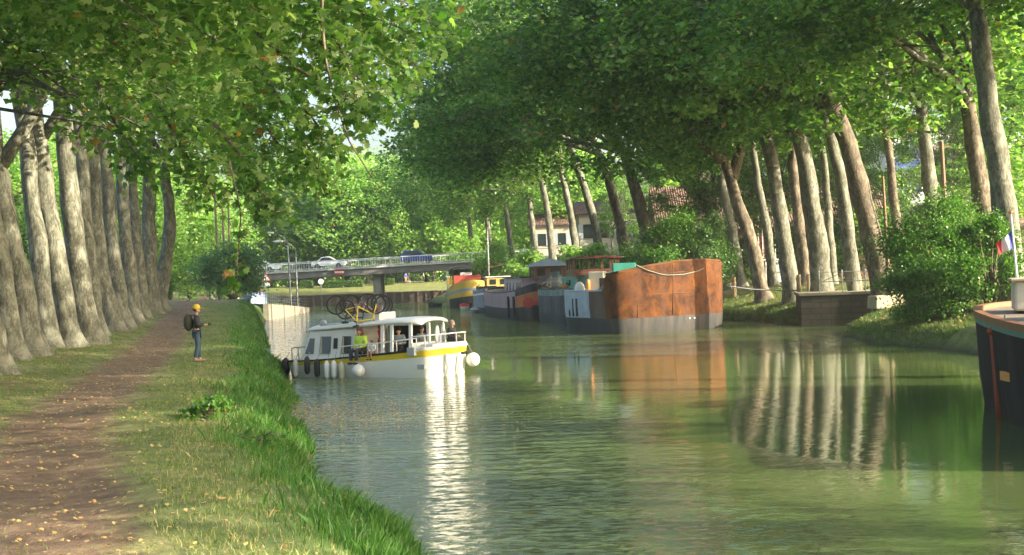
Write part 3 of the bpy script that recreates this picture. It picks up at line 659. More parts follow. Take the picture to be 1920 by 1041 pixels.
# ------------------------------------------------------------------ grass and leaf litter (nobody could count them)
rs = np.random.RandomState(11)
def path_c(Y): return float(np.interp(Y, [0, 12, 18, 24, 38, 60, 95], [-1.4, -1.75, -2.4, -2.85, -2.7, -2.5, -2.3]))
def blades(name, n, ylo, yhi, clo, chi, h0, h1, w, mat, avoid=True, power=1.6, edge=False):
    pos, hh = [], []
    while len(pos) < n:
        Y = ylo * (yhi / ylo) ** (rs.random_sample() ** (1 / power) if power > 1 else rs.random_sample())
        Y = ylo * (yhi / ylo) ** rs.random_sample()
        c = cl(Y) - abs(rs.normal()) * .55 + .12 if edge else rs.uniform(clo, chi)
        if c > cl(Y) - .03 and not edge: continue
        if c > cl(Y) + .05: continue
        if avoid:
            d = abs(c - path_c(Y)); k = math.sin(Y * 1.9 + c * 2.2) * .25 + math.sin(c * 7 + Y) * .12
            if d < 1.15 + k and rs.random_sample() > .06: continue
        tuft = math.sin(c * 3.1 + Y * 2.3) + math.sin(Y * 5.3 - c * 4.1)
        if tuft < -.6 and rs.random_sample() < .55: continue
        x = c - SLOPE * Y; pos.append((x, Y, gz(x, Y) - .01)); hh.append(rs.uniform(h0, h1) * (1.25 if tuft > .7 else 1) * (1 + .35 * rs.random_sample()))
    pos = np.array(pos); hh = np.array(hh)[:, None]
    a = rs.uniform(0, 6.28, n); s = np.stack([np.cos(a), np.sin(a), np.zeros(n)], 1) * w * (pos[:, 1:2] / 18.0).clip(1, 3)
    lean = rs.normal(size=(n, 3)) * .38; lean[:, 2] = 0
    tip = pos + np.array([0, 0, 1.0]) * hh + lean * hh
    midp = pos + np.array([0, 0, .55]) * hh + lean * hh * .28
    v = np.stack([pos - s, pos + s, midp + s * .8, tip, midp - s * .8], 1).reshape(-1, 3)
    o = mesh_np(name, v, np.arange(n * 5), np.full(n, 5), mat); return tag(o, kind="stuff")
blades("grass", 130000, 9.5, 95, -9, 1.7, .02, .05, .004, GRASS)
blades("bank_grass", 52000, 12, 110, 0, 0, .07, .2, .0055, GRASS_DEEP, avoid=False, edge=True)
blades("dry_grass", 4000, 11, 45, -.8, 1.0, .03, .085, .0028, leaf_mat("straw", [(.25, .24, .08), (.38, .33, .14), (.5, .42, .2)], .3), avoid=True)
def litter(name, n, fn, size, mat=LEAF_DEAD, tilt=.28):
    pos = np.array([fn() for _ in range(n)])
    k = len(LOBED); nor = rs.normal(size=(n, 3)) * tilt; nor[:, 2] = 1; nor /= np.linalg.norm(nor, axis=1)[:, None]
    d = rs.normal(size=(n, 3)); d -= nor * (d * nor).sum(1)[:, None]; d /= np.linalg.norm(d, axis=1)[:, None]
    s_ = np.cross(d, nor); sz = size * rs.uniform(.5, 1.2, n); T = LOBED[None] * sz[:, None, None]
    v = pos[:, None] + T[..., 0:1] * s_[:, None] + T[..., 1:2] * d[:, None] + T[..., 2:3] * nor[:, None] * 2
    return tag(mesh_np(name, v.reshape(-1, 3), np.arange(n * k), np.full(n, k), mat), kind="stuff")
def f_ground():
    while 1:
        Y = 9.5 * (95 / 9.5) ** rs.random_sample(); c = rs.uniform(-9, 1.2)
        if rs.random_sample() < .4: c = path_c(Y) + rs.normal() * 1.1
        if c > cl(Y) - .1: continue
        x = c - SLOPE * Y; return (x, Y, gz(x, Y) + .03)
litter("fallen_leaves", 4500, f_ground, .052)
def f_right():
    Y = rs.uniform(50, 90); c = cr_(Y) + rs.uniform(.1, 6); x = c - SLOPE * Y; return (x, Y, gz(x, Y) + .04)
litter("fallen_leaves_on_moorings_bank", 2600, f_right, .13)
def f_water():
    Y = 33.5 + rs.normal() * 2.2; c = 1.6 + abs(rs.normal()) * 2.0 + .0; return (max(c, cl(Y) + .05) - SLOPE * Y, Y, .012)
litter("floating_leaves", 1300, f_water, .06, tilt=.03)
def rblades(name, n):
    pos = []
    while len(pos) < n:
        Y = rs.uniform(49, 92); d = rs.uniform(.0, 5.5) if rs.random_sample() < .6 else abs(rs.normal()) * .5; c = cr_(Y) + d; x = c - SLOPE * Y; pos.append((x, Y, gz(x, Y) - .02))
    pos = np.array(pos); hh = rs.uniform(.06, .2, n)[:, None]; a = rs.uniform(0, 6.28, n); s = np.stack([np.cos(a), np.sin(a), np.zeros(n)], 1) * .02
    ln = rs.normal(size=(n, 3)) * .4; ln[:, 2] = 0; tip = pos + np.array([0, 0, 1.0]) * hh + ln * hh
    return tag(mesh_np(name, np.stack([pos - s, pos + s, tip], 1).reshape(-1, 3), np.arange(n * 3), np.full(n, 3), GRASS), kind="stuff")
rblades("grass_on_moorings_bank", 32000)

# ------------------------------------------------------------------ plain materials
CONC = paint("concrete", (.38, .36, .32), .9, .5, 1.2, dirt=(.2, .18, .15), bumps=.3)
CONC_D = paint("stained_concrete", (.3, .27, .23), .9, .8, .8, dirt=(.1, .085, .07), bumps=.3, stretch=(2, 2, .4))
STEEL = paint("galvanised_steel", (.2, .21, .22), .45, .3, 4, metal=.4)
RAILW = paint("pale_rail_paint", (.75, .78, .78), .5, .2, 4)
DARKM = paint("dark_metal", (.05, .055, .055), .5, .3, 4)
WHITE = paint("white_gelcoat", (.78, .77, .73), .3, .12, 2, dirt=(.6, .58, .52), bumps=.03)
RUBBER = paint("rubber", (.02, .02, .02), .7, .2, 5)
GLASS = None
def glass(name="dark_glass", col=(.02, .03, .03)):
    if name in MATS: return MATS[name]
    m, n, b, o = nt(name); b.inputs["Base Color"].default_value = (*col, 1); b.inputs["Roughness"].default_value = .06; b.inputs["IOR"].default_value = 1.5
    MATS[name] = m; return m
GLASS = glass()
WOOD = paint("weathered_wood", (.22, .15, .09), .8, .5, 2, stretch=(1, 1, .3))

# ------------------------------------------------------------------ far quay wall, hedge, people are added below
def wall_seg(mb, a, b, z0, z1, th, z0b=None, z1b=None):
    a = Vector((a[0], a[1], 0)); b = Vector((b[0], b[1], 0)); d = (b - a).normalized(); nn = Vector((-d.y, d.x, 0)) * th / 2
    z0b = z0 if z0b is None else z0b; z1b = z1 if z1b is None else z1b
    pts = [a - nn, b - nn, b + nn, a + nn]; zb = [z0, z0b, z0b, z0]; zt = [z1, z1b, z1b, z1]
    mb.add([(p.x, p.y, z) for p, z in zip(pts, zb)] + [(p.x, p.y, z) for p, z in zip(pts, zt)], [(0, 3, 2, 1), (4, 5, 6, 7), (0, 1, 5, 4), (1, 2, 6, 5), (2, 3, 7, 6), (3, 0, 4, 7)])
t = empty("quay_wall", (-20, 206.8, 0), 0, "long dark timber-faced quay wall closing the basin beyond the bridge", "wall")
mb = MB(); wall_seg(mb, (-45, 0), (32, 0), -1, 1.55, .5); mb.build("wall", hullpaint("sheet_piling", (.12, .085, .065), (.05, .04, .03), .9), t)
mb = MB()
for i in range(64): mb.box((-44.5 + i * 1.2, -.32, .5), (.22, .16, 2.0))
mb.build("piles", paint("pile_timber", (.16, .11, .08), .9, .6, 2), t)
mb = MB(); mb.box((-6.5, -.02, 1.6), (77, .7, .1)); mb.build("coping", CONC_D, t)
def hedge(x, y, L_, h, dz, seed, lab):
    t = empty("hedge", (x, y, gz(x, y) - .1), 0, lab, "hedge", "clipped hedges on the far bank"); r = np.random.RandomState(seed)
    n = int(L_ * 900); pos = np.stack([r.uniform(-L_ / 2, L_ / 2, n), r.uniform(-.5, .5, n), r.uniform(0, h, n)], 1)
    v, l, c = leaves_np(r, pos, .2, QUAD); mesh_np("foliage", v, l, c, LEAF_SHRUB, t)
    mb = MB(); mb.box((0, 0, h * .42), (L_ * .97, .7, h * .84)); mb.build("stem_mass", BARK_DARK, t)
p = P(622, 533, 217); hedge(p.x, p.y, 3.2, 1.15, 0, 1, "clipped hedge left of the round white sign's wood, beyond the bridge")
p = P(660, 533, 217); hedge(p.x, p.y, 3.4, 1.1, 0, 2, "clipped hedge nearest the bridge pier on its left")
p = P(725, 529, 218); hedge(p.x, p.y, 2.4, 1.1, 0, 3, "clipped hedge just right of the bridge pier")
p = P(575, 533, 218); hedge(p.x, p.y, 2.0, 1.2, 0, 4, "short hedge seen through the slipway railings")
t = None
p = P(602, 534, 213.5); t = empty("round_sign", (p.x, p.y, gz(p.x, p.y)), 0, "round white sign on a post on the far bank, seen under the bridge", "sign")
mb = MB(); mb.bar((0, 0, -.1), (0, 0, 1.6), .06); mb.build("post", STEEL, t)
mb = MB(); mb.disc((0, -.08, 1.5), 'y', 0, .42, .04, 24); mb.build("plate", paint("sign_white", (.8, .8, .78), .5, .1, 3), t)

# ------------------------------------------------------------------ road bridge
BA = P(440, 516, 168); BB = P(900, 487, 168.0); BA.z = 4.72; BB.z = 5.28
bx0, bx1 = BA.x - 7, BB.x + 24; sl_ = (BB.z - BA.z) / (BB.x - BA.x)
def bz(x): return BA.z + (x - BA.x) * sl_
t = empty("road_bridge", (0, 168, 0), 0, "low concrete road bridge with pale railings crossing the canal", "bridge")
W = 8.5
mb = MB()
def slab(mb, x0, x1, y0, y1, zb, zt):
    mb.add([(x0, y0, bz(x0) + zb), (x1, y0, bz(x1) + zb), (x1, y1, bz(x1) + zb), (x0, y1, bz(x0) + zb), (x0, y0, bz(x0) + zt), (x1, y0, bz(x1) + zt), (x1, y1, bz(x1) + zt), (x0, y1, bz(x0) + zt)], [(0, 3, 2, 1), (4, 5, 6, 7), (0, 1, 5, 4), (1, 2, 6, 5), (2, 3, 7, 6), (3, 0, 4, 7)])
slab(mb, bx0, bx1, .25, W - .25, -.9, -.12); mb.build("beam", paint("beam_concrete", (.26, .25, .23), .9, .5, .8, dirt=(.14, .13, .12)), t)
mb = MB(); slab(mb, bx0, bx1, 0, W, -.12, .1); mb.build("deck_edge", paint("deck_edge_paint", (.62, .62, .58), .8, .3, 2), t)
mb = MB(); slab(mb, bx0, bx1, 1.2, W - 1.2, .1, .14); mb.build("roadway", paint("asphalt", (.06, .06, .058), .95, .3, 3), t)
for yy, nm in ((.12, "railing"), (W - .12, "railing")):
    mb = MB(); n = int((bx1 - bx0) / .3)
    for i in range(n + 1):
        x = bx0 + .1 + i * .3; big = i % 7 == 0; q = .05 if big else .022
        mb.box((x, yy, bz(x) + .1 + .46), (q, q, .92))
    mb.bar((bx0, yy, bz(bx0) + 1.04), (bx1, yy, bz(bx1) + 1.04), .055, 8)
    mb.bar((bx0, yy, bz(bx0) + .22), (bx1, yy, bz(bx1) + .22), .03, 6)
    mb.build(nm, RAILW, t)
for px_, lb in ((P(700, 520, 168).x, None), (P(440, 520, 168).x - 2, None)):
    mb = MB(); mb.box((px_ + .25, 2.2, (bz(px_) - .9 - 1.6) / 2), (.95, 1.1, bz(px_) - .9 + 1.6)); mb.build("pier", CONC, t, bevel=.05); mb = MB(); mb.box((px_ + .25, 6.2, (bz(px_) - .9 - 1.6) / 2), (.95, 1.1, bz(px_) - .9 + 1.6)); mb.build("pier", CONC, t, bevel=.05)
# navigation board on the beam: red, white bar, red
px_ = P(636, 509, 167.9).x
ns = empty("navigation_sign", (px_, 167.9, bz(px_) - .42), 0, "red and white barred navigation board hung on the bridge beam", "sign")
mb = MB(); mb.box((0, 0, 0), (1.15, .06, .72)); mb.build("board", paint("sign_red", (.6, .04, .035), .45, .1, 3), ns)
mb = MB(); mb.box((0, -.045, 0), (1.12, .03, .24)); mb.build("bar", MATS["sign_white"], ns)

# ------------------------------------------------------------------ cars
CARG = "cars in traffic on the bridge"
def car(loc, rz, col, prof, glassprof, L_, label, group=None, Wd=1.7, ws=(.75, 3.35), name="car", z=0, rough=.25):
    t = empty(name, loc, rz, label, "car", group)
    # body: profile in x,z, with side tumble-home
    def loft(mb, poly, hw_low, hw_top, zl_, zt_):
        n = len(poly); L1 = []
        for s_ in (-1, 1):
            for x, z_ in poly:
                f = max(0, min(1, (z_ - zl_) / (zt_ - zl_))); L1.append((x, s_ * (hw_low + (hw_top - hw_low) * f), z_))
        mb.add(L1, [tuple(range(n)), tuple(range(2 * n - 1, n - 1, -1))] + [(i, n + i, n + (i + 1) % n, (i + 1) % n) for i in range(n)])
    mb = MB(); loft(mb, prof, Wd / 2, Wd / 2 - .22, .85, 1.5); mb.build("body", paint("car_paint_%s" % "_".join(str(int(c * 100)) for c in col), col, rough, .05, 2, bumps=0), t, bevel=.04, auto=40)
    mb = MB(); loft(mb, glassprof, Wd / 2 + .012, Wd / 2 - .2, .85, 1.5); mb.build("window", GLASS, t)
    for x in ws:
        for s_ in (-1, 1):
            mb = MB(); mb.disc((x, s_ * (Wd / 2 - .1), .31), 'y', .17, .31, .2, 20); w_ = mb.build("wheel", RUBBER, t)
            mb = MB(); mb.disc((x, s_ * (Wd / 2 - .1), .31), 'y', 0, .175, .215, 14); mb.build("rim", STEEL, w_)
    mb = MB()
    for s_ in (-1, 1): mb = MB(); mb.box((L_ - .06, s_ * .6, .68), (.1, .3, .15)); mb.build("headlight", paint("lamp_glass", (.75, .75, .72), .15, .05, 3), t)
    for s_ in (-1, 1): mb = MB(); mb.box((.04, s_ * .66, .75), (.1, .2, .2)); mb.build("tail_light", paint("tail_red", (.5, .02, .02), .2, .05, 3), t)
    mb = MB(); mb.box((-.03, 0, .42), (.12, Wd * .9, .16)); mb.box((L_ + .0, 0, .42), (.12, Wd * .9, .16)); mb.build("bumper", DARKM, t, bevel=.03)
    return t
wagon = ([(0, .3), (.02, .85), (.12, .95), (.25, 1.42), (.5, 1.5), (2.5, 1.5), (3.2, .98), (4.3, .82), (4.45, .6), (4.45, .3)], [(.3, .96), (.42, 1.38), (.6, 1.43), (2.42, 1.43), (2.98, .98)])
sedan = ([(0, .3), (0, .82), (.1, .92), (.8, .97), (1.25, 1.38), (1.5, 1.43), (2.3, 1.43), (3.05, .96), (4.1, .82), (4.25, .6), (4.25, .3)], [(1.0, .98), (1.38, 1.34), (1.55, 1.37), (2.24, 1.37), (2.84, .98)])
hatch = ([(0, .3), (0, .85), (.08, 1.0), (.4, 1.55), (.65, 1.62), (2.2, 1.62), (3.0, 1.08), (3.8, .9), (3.95, .65), (3.95, .3)], [(.35, 1.06), (.55, 1.5), (.75, 1.54), (2.14, 1.54), (2.78, 1.08)])
def oncar(u, prof, L_, col, lab, flip=False, y=2.6):
    x = P(u, 500, 168 + y).x
    return car((x + (L_ if flip else 0), 168 + y, bz(x + L_ / 2) + .14), math.pi if flip else 0, col, prof[0], prof[1], L_, lab, CARG)
oncar(457, wagon, 4.45, (.72, .78, .74), "pale silver-green estate car at the left end of the bridge", y=2.4)
oncar(585, sedan, 4.25, (.78, .79, .8), "white saloon car in the middle of the bridge above the barred board", y=2.2)
oncar(752, hatch, 3.95, (.03, .07, .3), "deep blue hatchback on the right half of the bridge", y=2.2)
vanp = ([(0, .3), (0, .9), (.05, 1.1), (.2, 1.85), (.5, 1.92), (3.0, 1.92), (3.6, 1.15), (4.3, .95), (4.4, .6), (4.4, .3)], [(.22, 1.14), (.34, 1.78), (.6, 1.82), (2.9, 1.82), (3.35, 1.16)])
RZ = R(-84)
def lowcar(u, Y, z, prof, L_, col, lab, name="car"):
    p = P(u, 560, Y); p.z = z
    return car(p, R(-78), col, prof[0], prof[1], L_, lab, "vehicles on the low road beside the slipway", name=name)

# low road, retaining wall, railing beside the canal
RW = [(-22.9, 128.5), (-23.2, 138), (-23.5, 148), (-23.9, 161.5)]
t = empty("retaining_wall", (-23.3, 145, 0), 0, "pale concrete retaining wall of the slipway sloping down beside the canal", "wall")
mb = MB(); zt = [1.5, 1.25, .95, .5]
for i in range(3): wall_seg(mb, (RW[i][0] + 23.3, RW[i][1] - 145), (RW[i + 1][0] + 23.3, RW[i + 1][1] - 145), -1, zt[i], .5, None, zt[i + 1])
mb.build("wall", hullpaint("streaked_concrete", (.28, .25, .2), (.18, .15, .12), .9), t)
t = empty("railing", (-23.3, 145, 0), 0, "dark iron railing along the top of the slipway wall", "railing")
mb = MB(); m2 = MB()
for i in range(3):
    a, b = Vector((RW[i][0] + 23.3, RW[i][1] - 145, zt[i])), Vector((RW[i + 1][0] + 23.3, RW[i + 1][1] - 145, zt[i + 1]))
    for h_ in (.35, .68, 1.0): m2.bar(a + Vector((0, 0, h_)), b + Vector((0, 0, h_)), .035)
    for k in range(7): q = a.lerp(b, k / 7); mb.bar(q, q + Vector((0, 0, 1.0)), .035)
a = Vector((RW[3][0] + 23.3, RW[3][1] - 145, zt[3])); mb.bar(a, a + Vector((0, 0, 1.02)), .04)
mb.build("post", DARKM, t); m2.build("rail", DARKM, t)
road = MB(); road.add([(-32, 126, 1.78), (-24, 128, 1.62), (-24.3, 160, .62), (-33.5, 160, 1.28)], [(0, 1, 2, 3)]); road.add([(-33.5, 160, 1.28), (-24.3, 160, .62), (-26, 175, .7), (-36, 205, 1.62), (-44, 205, 1.62), (-34.5, 175, 1.3)], [(0, 1, 2, 3, 4, 5)])
tag(road.build("slipway_road", MATS["asphalt"]), kind="structure")
lowcar(462, 150, 1.3, vanp, 4.4, (.07, .11, .2), "dark blue van waiting on the low road under the bridge's left end", "van")
lowcar(483, 146, 1.1, hatch, 3.95, (.55, .06, .04), "small red car behind the slipway railing")
lowcar(484, 139, .95, hatch, 3.95, (.45, .55, .68), "pale blue car nearest on the slipway, behind the railing")

# poles, lamps and sign on the left
def lamp(u, vb, ut, vt, uh, vh, Y, lab):
    b = P(u, vb, Y); tp = P(ut, vt, Y); hd = P(uh, vh, Y - .5)
    t = empty("street_lamp", b, 0, lab, "street lamp", "street lamps beside the slipway"); o = b
    mb = MB(); mb.tube([(0, 0, -1.5), (0, 0, 1), tp - o - Vector((0, 0, .5))], [.11, .1, .075], 8)
    a = tp - o - Vector((0, 0, .5)); h_ = hd - o; mb.tube([a, a + Vector((-.08, 0, .55)), a.lerp(h_, .35) + Vector((0, 0, .55)), h_ + Vector((.25, 0, .02))], .055, 8); mb.build("pole", STEEL, t, smooth=True)
    mb = MB(); mb.ball((h_.x - .25, h_.y, h_.z), (.62, .22, .13), 12, 6); mb.build("lamp_head", paint("lamp_head", (.55, .56, .54), .4, .1, 3), t, smooth=True)
lamp(546, 577, 539, 452, 508, 437, 150, "street lamp by the slipway with the higher curved arm, left of the pair")
lamp(558, 571, 554, 466, 525, 453, 153, "street lamp by the slipway with the lower bright head, right of the pair")
def pole(u, v, ut, vt, Y, r, lab, mat=WOOD):
    b = P(u, v, Y); tp = P(ut, vt, Y); t = empty("utility_pole", b, 0, lab, "pole", "tall poles beyond the towpath crest")
    mb = MB(); mb.tube([(0, 0, -2), tp - b], [r, r * .7], 8); mb.build("shaft", mat, t, smooth=True)
    mb = MB(); h_ = tp - b; mb.box((h_.x, h_.y, h_.z - .5), (1.0, .12, .12)); mb.build("crossarm", mat, t)
    for s_ in (-.4, 0, .4): mb = MB(); mb.tube([(h_.x + s_, h_.y, h_.z - .44), (h_.x + s_, h_.y, h_.z - .2)], [.05, .03], 6); mb.build("insulator", RAILW, t)
pole(411, 556, 401, 325, 128, .13, "leftmost tall wooden pole beyond the towpath crest")
pole(424, 558, 415, 345, 132, .12, "middle tall pole beyond the towpath crest")
pole(434, 560, 427, 365, 136, .12, "rightmost tall pole beyond the towpath crest")
p = P(429, 568, 126); t = empty("concrete_post", p, 0, "white concrete post at the towpath crest left of the bridge", "post")
mb = MB(); mb.box((0, 0, 1.4), (.5, .4, 3.6)); mb.build("shaft", paint("whitewash", (.72, .7, .66), .8, .2, 2), t, bevel=.03); mb = MB(); mb.box((0, 0, 3.25), (.62, .5, .12)); mb.build("cap", CONC, t)
p = P(445, 572, 130); t = empty("bollard", p, 0, "short white bollard right of the white concrete post", "bollard"); mb = MB(); mb.tube([(0, 0, -1), (0, 0, .8), (0, 0, .9)], [.2, .2, .1], 10); mb.build("post", MATS["whitewash"], t); mb = MB(); mb.disc((0, 0, .5), 'x', 0, .1, .42, 8); mb.build("reflector", MATS["sign_red"], t)
p = P(501.5, 574, 134); tp = P(495, 450, 134); t = empty("warning_sign", p, 0, "triangular warning sign over a white plate on a tall post by the slipway", "sign")
mb = MB(); mb.tube([(0, 0, -1), tp - p], [.05, .035], 8); mb.build("post", STEEL, t)
h_ = P(498.5, 522, 134) - p
def tri(mb, y0, y1, r, cz): mb.prism_y([(h_.x + r * math.sin(a), cz + r * math.cos(a)) for a in (0, 2.0944, 4.1888)], y0, y1)
mb = MB(); tri(mb, -.1, -.06, .55, h_.z); mb.build("board", MATS["sign_red"], t)
mb = MB(); tri(mb, -.125, -.101, .4, h_.z); mb.build("face", MATS["sign_white"], t)
mb = MB(); mb.box((h_.x, -.13, h_.z + .06), (.06, .015, .26)); mb.box((h_.x, -.13, h_.z - .15), (.06, .015, .06)); mb.build("mark", RUBBER, t)
mb = MB(); mb.box((h_.x - .02, -.08, h_.z - .58), (.8, .04, .4)); mb.build("plate", MATS["sign_white"], t)
for (u, vt, lab) in [(316, 478, "thin dark post at the end of the towpath row")]:
    p = P(u, 560, 112); p.z = gz(p.x, p.y); t = empty("post", p, 0, lab, "post"); mb = MB(); mb.tube([(0, 0, -.3), (-.1, 0, 3.8)], [.08, .06], 7); mb.build("shaft", WOOD, t); mb = MB(); mb.ball((-.1, 0, 3.82), .1, 8, 5); mb.build("cap", STEEL, t)

# ------------------------------------------------------------------ quay block on the right with railing
t = empty("stone_quay", (15, 72.3, 0), 0, "dark old stone quay jutting from the grassy bank below the plane trees", "quay")
poly = [(0.0, 0), (2.5, -.7), (6.6, -2.2), (8.5, 1.5), (8, 4.5), (.6, 4.2)]
def stone(name, a, b_):
    m, n, b, o = nt(name); br = n.nodes.new("ShaderNodeTexBrick"); br.inputs["Scale"].default_value = 1.0; br.inputs["Brick Width"].default_value = .7; br.inputs["Row Height"].default_value = .3; br.inputs["Mortar Size"].default_value = .02
    br.inputs["Color1"].default_value = (*a, 1); br.inputs["Color2"].default_value = (*b_, 1); br.inputs["Mortar"].default_value = (a[0] * .4, a[1] * .4, a[2] * .4, 1)
    sp = n.nodes.new("ShaderNodeSeparateXYZ"); n.links.new(coords(n), sp.inputs[0]); cb = n.nodes.new("ShaderNodeCombineXYZ"); n.links.new(mth(n, 'ADD', sp.outputs[0], sp.outputs[1]), cb.inputs[0]); n.links.new(sp.outputs[2], cb.inputs[1]); n.links.new(cb.outputs[0], br.inputs["Vector"])
    f = noise(n, 1.3, 5, .65, coords(n)); c = mixc(n, ramp(n, f, [(.4, 0.0), (.7, .7)]), br.outputs[0], (a[0] * .45, a[1] * .6, a[2] * .4))
    n.links.new(c, b.inputs["Base Color"]); b.inputs["Roughness"].default_value = .9; bump(n, mth(n, 'ADD', br.outputs["Fac"], f), -.4, .04, b); return m
STONE = stone("old_stone", (.085, .07, .05), (.06, .05, .036))
mb = MB(); mb.prism(poly, -1.5, 1.55); mb.build("wall", STONE, t)
mb = MB(); cx_ = sum(p[0] for p in poly) / 6; cy_ = sum(p[1] for p in poly) / 6
mb.prism([(cx_ + (p[0] - cx_) * 1.02, cy_ + (p[1] - cy_) * 1.02) for p in poly], 1.56, 1.7); mb.build("coping", paint("coping_stone", (.3, .27, .2), .9, .5, 1.5, dirt=(.13, .12, .07)), t)
p = P(1662, 566, 66); t = empty("stone_block", (p.x, p.y, p.z), R(20), "pale squared stone block resting on the bank by the quay's right corner", "stone block")
mb = MB(); mb.box((0, 0, 0), (1.7, .8, .62), taper=.94); mb.build("block", paint("pale_stone", (.42, .36, .24), .9, .5, 3, dirt=(.25, .2, .12), bumps=.5), t, bevel=.06)
mb = MB(); mb.box((1.5, .5, .28), (1.5, .7, .2)); mb.build("slab", MATS["pale_stone"], t, bevel=.03)
t = empty("iron_railing", (15, 72.3, 1.7), 0, "thin rusty iron railing standing along the stone quay's edge", "railing")
PT = [(1.0, .0), (2.1, -.4), (3.2, -.8), (4.2, -1.2), (5.2, -1.55), (6.2, -1.9)]
for i, (x, y) in enumerate(PT):
    mb = MB(); mb.tube([(x, y, -.1), (x, y, 1.15)], .035, 6); mb.build("post", paint("pale_green_iron", (.3, .36, .33), .6, .4, 5), t)
mb = MB()
for h_ in (.55, 1.05):
    for i in range(5):
        if i == 3: continue
        mb.bar((*PT[i], h_), (*PT[i + 1], h_), .022)
mb.bar((*PT[1], 1.0), (*PT[0], .5), .02); mb.bar((*PT[3], 1.0), (*PT[4], .3), .02); mb.build("rail", MATS["pale_green_iron"], t)
for i, (u, v, lab) in enumerate([(1497, 534, "short pale wooden post left of the quay railing"), (1516, 531, "short wooden post close to the thickest quay trunk"), (1376, 531, "small pale post right of the rusty barge's bow")]):
    p = P(u, v, 77 + i * 1.5); p.z = 1.8; t = empty("wooden_post", p, 0, lab, "post"); mb = MB(); mb.tube([(0, 0, -.3), (.02, 0, .85)], [.13, .11], 8); mb.build("shaft", paint("cut_wood", (.5, .4, .25), .8, .3, 4), t); mb = MB(); mb.disc((.02, 0, .6), 'y', .1, .16, .05, 12); mb.build("band", DARKM, t)
a = P(1362, 536, 76); b = P(1500, 545, 77); mb = MB(); mb.tube([a, a.lerp(b, .33) - Vector((0, 0, .1)), a.lerp(b, .66) - Vector((0, 0, .08)), b], .035, 6)
tag(mb.build("mooring_cable", STEEL), "grey mooring cable stretched from the rusty barge's bow to the quay", "cable")
p1, p2 = P(1668, 545, 69.5), P(1655, 330, 69.5); t = empty("iron_pipe", p1, 0, "thin upright brown pole standing against the weeping bush", "pole"); mb = MB(); mb.tube([(0, 0, -.5), p2 - p1], [.1, .07], 8); mb.build("shaft", WOOD, t); mb = MB(); mb.disc((0, 0, 1), 'x', 0, .13, .1, 10); mb.build("bracket", DARKM, t)
p1, p2 = P(1775, 400, 74), P(1765, 265, 74); t = empty("utility_pole", (p1.x, p1.y, 2), 0, "dark wooden pole standing in front of the white apartment block", "pole"); mb = MB(); mb.tube([(0, 0, -.3), Vector((p2.x - p1.x, 0, p2.z - 2))], [.16, .11], 8); mb.build("shaft", WOOD, t); mb = MB(); mb.box((p2.x - p1.x, 0, p2.z - 2.3), (.9, .1, .1)); mb.build("crossarm", WOOD, t)

# ------------------------------------------------------------------ buildings on the right bank
TILE = None
def tile_mat():
    m, n, b, o = nt("roman_tiles"); co = coords(n); wv = n.nodes.new("ShaderNodeTexWave"); wv.bands_direction = 'X'; wv.inputs["Scale"].default_value = 1.6; wv.inputs["Distortion"].default_value = .4; n.links.new(co, wv.inputs["Vector"])
    f = noise(n, 2.5, 5, .6, co); c = ramp(n, f, [(.3, (.075, .042, .033)), (.5, (.125, .07, .055)), (.72, (.2, .13, .1))])
    n.links.new(c, b.inputs["Base Color"]); b.inputs["Roughness"].default_value = .9; bump(n, wv.outputs["Fac"], .7, .08, b); return m
TILE = tile_mat()
# long low brick building with a big tiled roof
p0 = P(1235, 520, 118); p1 = P(1560, 520, 112)
t = empty("brick_house", (p0.x, 114, 1.9), 0, "long low brick building with a faded red tiled roof behind the moorings bank", "house")
L_ = p1.x - p0.x + 6
mb = MB(); mb.box((L_ / 2, 4, 2.3), (L_, 8, 4.8)); mb.build("wall", stone("brickwork", (.15, .08, .06), (.2, .11, .08)), t)
mb = MB(); mb.add([(-.5, -.7, 4.55), (L_ + .5, -.7, 4.55), (L_ + .5, 4, 8.4), (-.5, 4, 8.4), (-.5, 8.7, 4.55), (L_ + .5, 8.7, 4.55)], [(0, 1, 2, 3), (3, 2, 5, 4), (0, 3, 4), (1, 5, 2)])
rf = mb.build("roof", TILE, t); s_ = rf.modifiers.new("thick", 'SOLIDIFY'); s_.thickness = .18
mb = MB(); mb.box((4.2, 3.6, 8.6), (.9, .8, 1.6)); mb.build("chimney", MATS.get("brickwork", CONC_D), rf)
xw = P(1441, 455, 114).x - p0.x
mb = MB(); mb.box((xw, -.06, 3.3), (1.9, .1, 3.0)); wd = mb.build("window", paint("oxblood_wood", (.16, .03, .025), .7, .3, 3), t)
mb = MB()
for k in range(6): mb.box((xw - .85 + k * .34, -.14, 3.3), (.07, .05, 3.0))
mb.box((xw, -.14, 1.85), (1.95, .06, .09)); mb.build("frame", RAILW, wd)
mb = MB(); mb.box((xw + .3, -.06, .8), (1.3, .1, 1.9)); dr = mb.build("door", paint("grey_door", (.5, .52, .54), .6, .3, 3), t)
mb = MB(); mb.ball((xw + .75, -.15, .8), .06, 8, 5); mb.build("handle", DARKM, dr)
mb = MB(); mb.box((2.2, -.06, .9), (1.2, .1, 2.2)); mb.build("door", MATS["grey_door"], t)
for k in (9, 14.5): mb = MB(); mb.box((k, -.06, 2.6), (1.2, .1, 1.3)); mb.build("window", GLASS, t)
